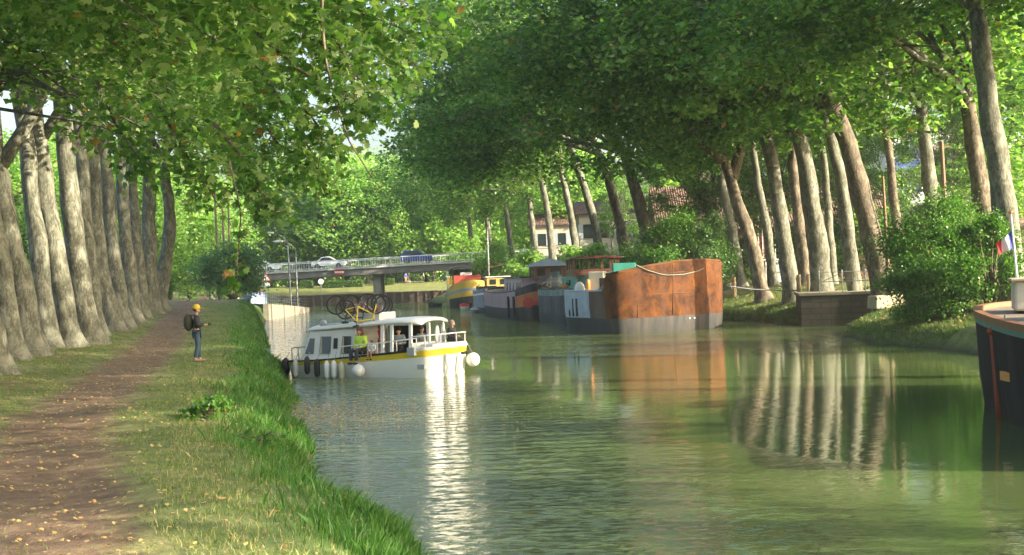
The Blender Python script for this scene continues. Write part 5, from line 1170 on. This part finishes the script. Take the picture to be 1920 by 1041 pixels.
# ------------------------------------------------------------------ hire boat in mid-canal
BR = math.atan2(-.541, .841); BO = Vector((-7.1, 48.19, 0))
t = empty("hire_boat", BO, BR, "white canal cruiser with a yellow band passing the towpath, bicycles on its roof", "cruiser"); HB = t
def BW(x, y, z): return BO + Vector((x * math.cos(BR) - y * math.sin(BR), x * math.sin(BR) + y * math.cos(BR), z))
YB = paint("yellow_band", (.75, .55, .03), .35, .12, 3)
HP = [(-.1, -1.05, .56), (1.5, -1.24, .62), (3, -1.27, .73), (4.6, -1.26, .86), (5.5, -1.22, .95), (5.85, -1.1, .98), (6.0, -.5, 1.0), (6.05, 0, 1.0), (6.0, .5, 1.0), (5.85, 1.1, .98), (5.5, 1.22, .95), (4.6, 1.26, .86), (3, 1.27, .73), (1.5, 1.24, .62), (-.1, 1.05, .56), (-.2, 0, .56)]
hull(HP, [('a', -.35, .22), ('a', 0.0, .12), ('f', .70, .03), ('f', .91, 0), ('f', .99, -.04), ('f', 1, -.04)], [WHITE, YB, RUBBER, LOWB], lambda l, x, y: (0, 0, 1, 2, 2)[min(l, 4)] if x < 5.3 else (0, 0, 1, 0, 0)[min(l, 4)], t, bul=.03, deckmat=WHITE, wall=.06)
mb = MB(); mb.tube([(6.03, -.35, .72), (6.1, -.32, .3), (5.9, -.3, -.05)], [.07, .08, .05], 8); mb.tube([(6.03, .35, .72), (6.1, .32, .3), (5.9, .3, -.05)], [.07, .08, .05], 8); mb.build("bow_bumper", WHITE, t, smooth=True)
mb = MB(); mb.box((5.35, -1.27, .86), (.3, .14, .26)); mb.build("step", paint("grey_plastic", (.35, .38, .4), .5, .2, 3), t, bevel=.02); mb = MB(); mb.box((5.75, -1.3, .38), (.3, .12, .16)); mb.build("step", paint("grey_plastic", (.35, .38, .4), .5, .2, 3), t, bevel=.02)
CAB = paint("cabin_side", (.68, .66, .6), .35, .15, 2, bumps=.03)
# closed rear cabin
mb = MB(); hw, ht = 1.0, .86
def cabv(x0b, x1b, x0t, x1t, z0, z1): return [(x0b, -hw, z0), (x1b, -hw, z0), (x1b, hw, z0), (x0b, hw, z0), (x0t, -ht, z1), (x1t, -ht, z1), (x1t, ht, z1), (x0t, ht, z1)]
BF = [(0, 3, 2, 1), (4, 5, 6, 7), (0, 1, 5, 4), (1, 2, 6, 5), (2, 3, 7, 6), (3, 0, 4, 7)]
vv = cabv(.45, 2.75, .75, 2.75, .52, 1.56); vv[5] = (2.75, -ht, 1.63); vv[6] = (2.75, ht, 1.63)
mb.add(vv, BF); cb = mb.build("cabin", CAB, t, bevel=.05)
def side(x, z, sgn=-1, off=.012): f = (z - .52) / 1.08; return (x, sgn * (hw + (ht - hw) * f + off), z)
def sidewin(name, xs, mat, parent, sgn=-1, th=.02):
    m_ = MB(); n = len(xs); m_.add([side(x, z, sgn, .012) for x, z in xs] + [side(x, z, sgn, .012 + th) for x, z in xs], [tuple(range(n)), tuple(range(2 * n - 1, n - 1, -1))] + [(i, n + i, n + (i + 1) % n, (i + 1) % n) for i in range(n)]); return m_.build(name, mat, parent)
for sg in (-1, 1):
    sidewin("window", [(.62, .78), (.98, .78), (1.0, 1.3), (.82, 1.3)], GLASS, cb, sg)
    for x0, x1 in ((1.25, 1.72), (2.2, 2.6)):
        w_ = sidewin("window", [(x0, .78), (x1, .78), (x1, 1.36), (x0 + .04, 1.36)], GLASS, cb, sg)
        sidewin("curtain", [(x0 + .03, .8), (x0 + .12, .8), (x0 + .1, 1.34), (x0 + .06, 1.34)], paint("curtain", (.5, .42, .28), .8, .2, 4), w_, sg, .024)
    sidewin("window", [(1.86, .95), (2.02, .95), (2.02, 1.3), (1.86, 1.3)], GLASS, cb, sg)
# open saloon
mb = MB(); mb.box((3.95, 0, .66), (2.4, 1.9, .06)); mb.build("floor", paint("saloon_floor", (.12, .08, .05), .7, .3, 2), t)
mb = MB(); mb.box((3.55, .93, 1.15), (1.6, .05, .92)); mb.build("side_wall", paint("saloon_shade", (.03, .03, .035), .9, .2, 2), t)  # near-black panel: the saloon's inside shade is put into its colour
for (x, y) in [(3.9, -.93), (4.28, -.93), (5.05, -.93), (5.05, .93), (4.45, .93), (5.12, 0)]:
    mb = MB(); mb.add([(x - .05, y - .04, .66), (x + .05, y - .04, .66), (x + .05, y + .04, .66), (x - .05, y + .04, .66)] + [(x - .05, y * .94 - .04, 1.72), (x + .05, y * .94 - .04, 1.72), (x + .05, y * .94 + .04, 1.72), (x - .05, y * .94 + .04, 1.72)], BF); mb.build("window_post", WHITE, t)
mb = MB(); mb.box((5.1, 0, .9), (.06, 1.9, .42)); mb.build("dashboard", CAB, t)
for y in (.42, .75): mb = MB(); mb.ball((5.16, y, 1.28), (.05, .13, .36), 10, 8); mb.build("curtain", MATS["white_canvas"], t, smooth=True)
mb = MB(); xs_ = [.55, .75, 1.6, 2.75, 3.8, 4.8, 5.2, 5.38]; zs_ = [1.53, 1.58, 1.62, 1.69, 1.75, 1.79, 1.77, 1.70]; ws_ = [.8, .92, .96, .98, 1.0, 1.0, .92, .7]; vv = []; K = 9
for x, z, w_ in zip(xs_, zs_, ws_):
    for k in range(K): a = -1 + 2 * k / (K - 1); vv.append((x, a * w_, z + .1 * (1 - a * a) - (.03 if abs(a) == 1 else 0)))
fs = [(i * K + k, (i + 1) * K + k, (i + 1) * K + k + 1, i * K + k + 1) for i in range(len(xs_) - 1) for k in range(K - 1)]
mb.add(vv, fs); rf = mb.build("roof", WHITE, t, smooth=True); s_ = rf.modifiers.new("thick", 'SOLIDIFY'); s_.thickness = .06; s_.offset = 1
mb = MB(); mb.box((3.05, -.1, 1.98), (.95, .9, .28)); mb.build("roof_box", paint("roof_box", (.6, .6, .57), .4, .15, 3), t, bevel=.03)
mb = MB(); mb.tube([(2.05, -.5, 1.75), (2.05, -.5, 2.02), (2.15, -.5, 2.08), (3.2, -.5, 2.12)], .022, 6); mb.tube([(2.05, .5, 1.75), (2.05, .5, 2.02), (2.15, .5, 2.08), (3.2, .5, 2.12)], .022, 6); mb.bar((2.1, -.5, 2.03), (2.1, .5, 2.03), .02); mb.bar((1.0, -.6, 1.72), (2.4, -.6, 1.78), .02); mb.build("roof_rack", STEEL, t)
mb = MB(); mb.ball((.95, -.35, 1.8), (.13, .13, .11), 12, 8); mb.build("antenna_dome", paint("grey_dome", (.32, .34, .36), .4, .1, 3), t, smooth=True)
mb = MB(); mb.bar((3.95, 0, 1.85), (3.95, .02, 2.18), .012); mb.build("antenna", STEEL, t)
# rails
mb = MB(); RL = [(2.35, .70), (3.1, .75), (3.9, .8), (4.7, .87), (5.5, .95)]
rp_ = [(x, -1.2, z + .33) for x, z in RL]; mb.tube([(2.35, -1.2, .68)] + rp_, .018, 6)
for x, z in RL[1:]: mb.bar((x, -1.2, z - .05), (x, -1.2, z + .33), .018)
for sg in (-1, 1): pass
fr = [(5.3, -1.2, 1.33), (5.85, -1.05, 1.36), (5.98, 0, 1.37), (5.85, 1.05, 1.36), (4.9, 1.2, 1.3)]; mb.tube(fr, .024, 6)
for x, y, z in [(5.75, -1.08, 0), (5.95, -.5, 0), (5.97, .35, 0), (5.82, 1.05, 0), (5.2, 1.2, 0)]: mb.bar((x, y, .93), (x, y, 1.36), .022)
mb.build("guard_rail", paint("white_rail", (.8, .8, .78), .35, .05, 3), t, smooth=True)
mb = MB(); mb.tube([(0, -.95, .55), (.0, -.95, .98), (.32, -1.0, 1.0), (.36, -1.0, .58)], .018, 6); mb.tube([(0, .95, .55), (.0, .95, .98), (.32, 1.0, 1.0), (.36, 1.0, .58)], .018, 6); mb.bar((0, -.95, .98), (0, .95, .98), .018); mb.build("stern_rail", STEEL, t)
mb = MB(); mb.box((5.7, 0, 1.03), (.5, 1.9, .08)); mb.build("foredeck_edge", WHITE, t, bevel=.02)
# fenders hang from ropes on the hull
def fender(x, z, kind, mat, lab):
    e = empty("fender", BW(x, -1.36, z), BR, lab, "fender", None); mb = MB()
    if kind == 'b': mb.ball((0, -.1, 0), .215, 16, 10)
    else: mb.tube([(0, 0, -.3), (0, 0, -.26), (0, 0, -.18), (0, 0, .18), (0, 0, .26), (0, 0, .31)], [.03, .075, .1, .1, .07, .03], 12)
    mb.build("buoy", mat, e, smooth=True); mb = MB(); y_ = -.1 if kind == 'b' else 0
    mb.bar((0, y_, .2), (0, .16, max(.35, .75 - z + .1)), .012); mb.build("rope", MATS["pale_rope"], e)
CF = paint("fender_white", (.7, .7, .66), .45, .15, 4); GF_ = paint("fender_grey", (.42, .43, .4), .5, .2, 4)
fender(.5, .3, 'c', GF_, "grey cylindrical fender nearest the cruiser's stern")
fender(1.02, .42, 'c', RUBBER, "left of the two black cylindrical fenders on the cruiser's side")
fender(1.45, .33, 'c', RUBBER, "right of the two black cylindrical fenders on the cruiser's side")
fender(1.88, .27, 'c', CF, "white cylindrical fender just right of the black pair")
fender(2.18, .28, 'c', CF, "second white cylindrical fender right of the black pair")
fender(2.52, .24, 'c', paint("fender_yellow", (.6, .58, .4), .5, .2, 4), "yellowed slim fender just left of the white ball fender")
fender(3.3, .26, 'b', CF, "round white ball fender amidships on the cruiser's side")
e = empty("fender", BW(6.15, 1.0, .45), BR, "round white ball fender hanging off the cruiser's bow corner", "fender"); mb = MB(); mb.ball((0, 0, 0), .23, 16, 10); mb.build("buoy", CF, e, smooth=True); mb = MB(); mb.bar((0, 0, .2), (-.25, 0, .6), .012); mb.build("rope", MATS["pale_rope"], e)
e = empty("fender", BW(-.3, -.95, .35), BR, "dark oval fender at the cruiser's stern corner", "fender"); mb = MB(); mb.ball((0, 0, 0), (.16, .16, .3), 14, 10); mb.build("buoy", RUBBER, e, smooth=True); mb = MB(); mb.bar((0, 0, .25), (.2, 0, .5), .012); mb.build("rope", MATS["pale_rope"], e)

# ------------------------------------------------------------------ bicycles on the roof
def bicycle(loc, rz, framemat, lab, tilt=0.0, lean=0.0):
    t = empty("bicycle", loc, 0, lab, "bicycle", "bicycles stacked on the cruiser's roof"); t.rotation_euler = (lean, tilt, rz)
    r = .33; wb = 1.04
    for x in (0, wb):
        mb = MB(); mb.disc((x, 0, r), 'y', r - .042, r, .045, 28); w_ = mb.build("wheel", RUBBER, t)
        mb = MB(); mb.disc((x, 0, r), 'y', r - .055, r - .04, .022, 28)
        for k in range(12): a = math.pi * k / 6; mb.bar((x, 0, r), (x + (r - .05) * math.cos(a), 0, r + (r - .05) * math.sin(a)), .003, 4)
        mb.bar((x, -.05, r), (x, .05, r), .022, 8); mb.build("rim", DARKM, w_)
    mb = MB(); bb = (.42, 0, .3); st = (.3, 0, .78); hd = (.86, 0, .8); hl = (.89, 0, .66)
    for a, b in ((bb, st), (st, hd), (bb, hl), (hd, hl)): mb.bar(a, b, .02, 8)
    for s_ in (-.05, .05): mb.bar((0, s_, r), bb, .011); mb.bar((0, s_, r), st, .01); mb.bar((wb, s_, r), (.89, s_ * .6, .66), .012)
    mb.build("frame", framemat, t)
    mb = MB(); mb.bar(st, (.27, 0, .9), .014); mb.ball((.26, 0, .93), (.13, .07, .035), 10, 6); mb.build("saddle", RUBBER, t)
    mb = MB(); mb.bar(hd, (.85, 0, .95), .014); mb.tube([(.72, -.28, .97), (.84, -.2, .96), (.85, 0, .95), (.84, .2, .96), (.72, .28, .97)], .013, 6); mb.build("handlebar", DARKM, t)
    mb = MB(); mb.disc((.42, -.06, .3), 'y', .005, .09, .01, 16); mb.tube([(.34, .1, .44), (.42, .1, .3), (.42, -.1, .3), (.5, -.1, .16)], .012, 6); mb.build("crank", STEEL, t)
BK = paint("black_frame", (.02, .02, .025), .3, .05, 3)
zb = 1.97
def bike_at(u1, v1, Y, mat, lab, tilt, rz=0.0):
    w0 = P(u1, v1, Y); bicycle(w0 + Vector((0, 0, .33)), rz, mat, lab, tilt, math.pi)
bike_at(645, 581, 45.75, YB, "bicycle with a bright yellow frame, frontmost of the roof stack", -.14)
bike_at(630, 572, 46.05, BK, "black bicycle standing farthest left in the roof stack", -.02)
bike_at(656, 570, 46.35, paint("dark_red_frame", (.25, .02, .02), .3, .05, 3), "dark red bicycle, middle of the roof stack behind the yellow one", .03)
bike_at(662, 571, 46.65, paint("silver_frame", (.4, .42, .45), .3, .05, 3), "silver bicycle at the very back and right of the roof stack", .06)

# ------------------------------------------------------------------ people
SKIN = paint("skin", (.45, .26, .18), .6, .15, 6, bumps=.05)
def skin_mesh(name, chains, mat, parent, levels=1):
    idx = {}; vs_ = []; rs_ = []; es = []
    for ch in chains:
        prev = None
        for (p, r) in ch:
            k = tuple(round(c, 3) for c in p)
            if k not in idx: idx[k] = len(vs_); vs_.append(p); rs_.append(r)
            if prev is not None and prev != idx[k]: es.append((prev, idx[k]))
            prev = idx[k]
    me = bpy.data.meshes.new(name); me.from_pydata(vs_, es, []); o = bpy.data.objects.new(name, me); C.objects.link(o); o.parent = parent
    m_ = o.modifiers.new("skin", 'SKIN'); m_.use_smooth_shade = True
    if not me.skin_vertices: 
        bpy.context.view_layer.objects.active = o
    sv = me.skin_vertices[0].data
    for i, r in enumerate(rs_): sv[i].radius = (r, r) if not isinstance(r, tuple) else r; sv[i].use_root = False
    sv[0].use_root = True
    s_ = o.modifiers.new("sub", 'SUBSURF'); s_.levels = levels; s_.render_levels = levels
    me.materials.append(mat); return o
def lerp3(a, b, t_): return tuple(a[i] + (b[i] - a[i]) * t_ for i in range(3))
def person(loc, rz, lab, top, bot, hair, pose="sit", s=1.0, hat=None, longhair=False, hood=False, shoes=None, arms=None, group=None, turn=0.0, cat="person"):
    t = empty("person", loc, rz, lab, cat, group); t.scale = (s, s, s)
    st = pose == "stand"
    if st:
        pel, wai, che, nek = (0, 0, .93), (.01, 0, 1.08), (.02, 0, 1.27), (.01, 0, 1.46); sh = 1.39
        kn = [(.03, q * .1, .5) for q in (-1, 1)]; an = [(-.01 + .06 * q, q * .11, .09) for q in (-1, 1)]; hp = [(0, q * .09, .88) for q in (-1, 1)]
    else:
        pel, wai, che, nek = (0, 0, .1), (.0, 0, .24), (.03, 0, .42), (.05, 0, .61); sh = .55
        hp = [(.03, q * .09, .09) for q in (-1, 1)]; kn = [(.42, q * .12, .13) for q in (-1, 1)]; an = [(.44, q * .12, -.28) for q in (-1, 1)]
    hz = nek[2] + .14
    hd, cw = (nek[0] + .02, 0, hz), (nek[0] + .005, 0, hz + .11)
    el = []; wr_ = []
    for q in (-1, 1):
        e_ = (.03, q * .25, sh - .27); w_ = (.26, q * .1, sh - .26) if arms != "down" else (.1, q * .24, sh - .5)
        if arms == "lap": w_ = (.25, q * .08, sh - .35)
        el.append(e_); wr_.append(w_)
    ch = [[(pel, .11), (wai, .1), (che, .115), (nek, .05), (lerp3(nek, hd, .55), .06), (hd, .085), (cw, .062)], [(hd, .085), ((hd[0] + .1, 0, hz - .02), .018)], [(hd, .085), ((hd[0] + .06, 0, hz - .07), .035)]]
    for i, q in enumerate((-1, 1)):
        so_ = (che[0] - .01, q * .17, sh)
        ch.append([(che, .115), (so_, .055), (el[i], .042), (wr_[i], .026), (lerp3(el[i], wr_[i], 1.22), .026)])
        hand = lerp3(el[i], wr_[i], 1.22); dx = [wr_[i][k] - el[i][k] for k in range(3)]; L_ = math.sqrt(sum(c * c for c in dx)); dx = [c / L_ for c in dx]
        for f in range(4):
            off = (f - 1.5) * .02; ln = (.06, .075, .07, .055)[f]
            b_ = (hand[0] + dx[0] * .025, hand[1] + dx[1] * .025 + off, hand[2] + dx[2] * .025)
            tp = (b_[0] + dx[0] * ln, b_[1] + dx[1] * ln, b_[2] + dx[2] * ln - .03)
            ch.append([(hand, .026), (b_, .011), (lerp3(b_, tp, .5), .009), (tp, .008)])
        w2 = lerp3(el[i], wr_[i], 1.12); ch.append([(hand, .026), ((hand[0], hand[1] - q * .04, hand[2] + .03), .011), ((hand[0] + dx[0] * .04, hand[1] - q * .055, hand[2] + .045), .009)])
        ch.append([(pel, .11), (hp[i], .085), (kn[i], .055), (lerp3(kn[i], an[i], .35), .052), (an[i], .036), ((an[i][0] + .13, an[i][1], an[i][2] - .05), .03)])
        ch.append([(hd, .085), ((hd[0] - .005, q * .095, hz), .018)])
    skin_mesh("body", ch, SKIN, t)
    cj = [[((pel[0], 0, pel[2] + .02), .15), (wai, .135), (che, .155), ((nek[0], 0, nek[2] - .02), .075)]]
    for i, q in enumerate((-1, 1)): cj.append([(che, .155), ((che[0] - .01, q * .18, sh), .082), (el[i], .066), (lerp3(el[i], wr_[i], .93), .046)])
    skin_mesh("jacket" if top.name != "x" else "x", cj, top, t)
    ct = [[((pel[0], 0, pel[2] - .01), .135), (hp[i], .105), (kn[i], .08), (lerp3(kn[i], an[i], .4), .073), (lerp3(kn[i], an[i], .93), .062)] for i in (0, 1)]
    skin_mesh("trousers", ct, bot, t)
    for i in (0, 1):
        mb = MB(); a = an[i]; mb.ball((a[0] + .06, a[1], a[2] - .045), (.145, .05, .05), 10, 6); mb.build("shoe", shoes or RUBBER, t, smooth=True)
    for q in (-1, 1): mb = MB(); mb.ball((hd[0] + .083, q * .033, hz + .015), (.012, .014, .009), 6, 4); mb.build("eye", RUBBER, t)
    mb = MB(); mb.ball((hd[0] + .088, 0, hz - .055), (.012, .026, .007), 6, 4); mb.build("mouth", paint("lips", (.3, .1, .08), .6, .1, 4), t)
    hm = MB(); hm.ball((hd[0] - .03, 0, hz + .045), (.108, .105, .105), 14, 10)
    if longhair: hm.ball((hd[0] - .06, 0, hz - .07), (.085, .12, .17), 12, 8)
    hm.build("hair", hair, t, smooth=True)
    if hat:
        mb = MB(); mb.ball((hd[0] - .015, 0, hz + .07), (.125, .118, .1), 14, 8); mb.tube([(hd[0] + .05, 0, hz + .055), (hd[0] + .19, 0, hz + .035)], [.09, .07], 10)
        mb.v = [(x, y, z if x < hd[0] + .12 else z) for x, y, z in mb.v]; 
        mb = MB(); mb.ball((hd[0] - .015, 0, hz + .07), (.125, .118, .105), 14, 8); mb.box((hd[0] + .13, 0, hz + .05), (.14, .15, .018)); mb.build("cap", hat, t, smooth=False)
    if hood: mb = MB(); mb.ball((hd[0] - .03, 0, hz + .02), (.14, .14, .16), 14, 8); mb.build("hood", hood, t, smooth=True)
    return t
CL = lambda n, c: paint(n, c, .85, .25, 6)
JEANS = CL("denim", (.04, .075, .12)); DARK = CL("dark_trousers", (.03, .03, .04)); BLACKJ = CL("black_jacket", (.02, .022, .028))
HBR = CL("brown_hair", (.1, .05, .03)); HRED = CL("auburn_hair", (.13, .035, .03)); HGR = CL("greying_hair", (.3, .22, .17)); HBK = CL("dark_hair", (.03, .02, .015))
g = ghit(371, 679); PERS = g
person(g, R(8), "person in a yellow cap, black jacket and jeans standing on the towpath verge", BLACKJ, JEANS, HBR, "stand", 1.0, hat=CL("yellow_cap", (.6, .42, .03)), shoes=CL("brown_shoes", (.3, .2, .14)))
e = empty("backpack", g + Vector((-.2, -.02, 1.22)), R(8), "dark olive rucksack on the back of the person on the towpath", "backpack"); mb = MB(); mb.ball((-.04, 0, 0), (.15, .17, .27), 14, 10); mb.build("bag", CL("dark_olive", (.045, .045, .025)), e, smooth=True)
mb = MB(); mb.tube([(.0, -.13, .2), (.14, -.15, .24), (.24, -.13, .1), (.1, -.16, -.18)], .018, 6); mb.tube([(.0, .13, .2), (.14, .15, .24), (.24, .13, .1), (.1, .16, -.18)], .018, 6); mb.build("strap", MATS["dark_olive"], e)
e = empty("camera", g + Vector((.37, .05, 1.14)), R(8), "small black camera held out by the person on the towpath", "camera"); mb = MB(); mb.box((0, 0, 0), (.05, .13, .085)); mb.build("body", RUBBER, e, bevel=.01); mb = MB(); mb.tube([(.02, 0, 0), (.09, 0, 0)], .032, 12); mb.build("lens", DARKM, e)
D = BR
person(BW(3.08, -1.0, .8), D - R(90), "woman with auburn hair in a lime yellow jacket sitting on the cruiser's side deck", CL("lime_jacket", (.55, .75, .08)), DARK, HRED, "sit", .95, longhair=True, arms="lap")
person(BW(3.55, -.55, .66), D + R(60), "person in a red hooded jacket standing in the cruiser's open doorway", CL("red_jacket", (.65, .06, .03)), CL("red_trousers", (.4, .05, .04)), HBK, "stand", .6, hood=MATS["red_jacket"], arms="down")
person(BW(3.62, -1.1, .78), D - R(80), "child in a white shirt sitting low on the deck beside the red jacket", CL("white_shirt", (.7, .7, .68)), CL("tan_shorts", (.35, .2, .12)), HBR, "sit", .5, arms="lap")
person(BW(4.15, -.35, .84), D - R(60), "person in a grey-blue shirt sitting inside the cruiser behind the rail", CL("grey_blue_shirt", (.22, .28, .33)), DARK, HBK, "sit", .85)
person(BW(4.7, .12, .84), D - R(10), "person in a grey pullover at the cruiser's helm behind the windscreen post", CL("grey_pullover", (.17, .19, .18)), DARK, HBK, "sit", .88)
person(BW(5.5, .72, .98), D + R(5), "grey-haired person in a black coat sitting at the cruiser's bow rail", BLACKJ, DARK, HGR, "sit", .9)
for i, (u, v, col, lab) in enumerate([(761, 531, CL("royal_blue_shirt", (.06, .1, .5)), "walker in a royal blue shirt on the far bank beyond the bridge"), (794, 526, CL("pale_shirt", (.55, .55, .55)), "walker in a pale shirt on the far bank, right of the blue shirt"), (813, 525, CL("charcoal_shirt", (.04, .04, .05)), "walker in dark clothes on the far bank, rightmost under the bridge")]):
    p = P(u, v, 219); p.z = gz(p.x, 219); person(p, R(-60 + 70 * i), lab, col, CL("bare_legs", (.4, .25, .18)) if i == 0 else DARK, HBR, "stand", .95, arms="down")
HAZE_HERE = 1
hz_ = MB(); hz_.box((20, 120, 22.5), (420, 400, 50)); m, n, b, o = nt("haze")
n.nodes.remove(b); pv = n.nodes.new("ShaderNodeVolumePrincipled"); pv.inputs["Color"].default_value = (.86, .92, .9, 1); pv.inputs["Density"].default_value = .0004; pv.inputs["Anisotropy"].default_value = .3; n.links.new(pv.outputs[0], o.inputs["Volume"])
hz = hz_.build("haze", m); hz.location.z = -.0; tag(hz, kind="stuff")
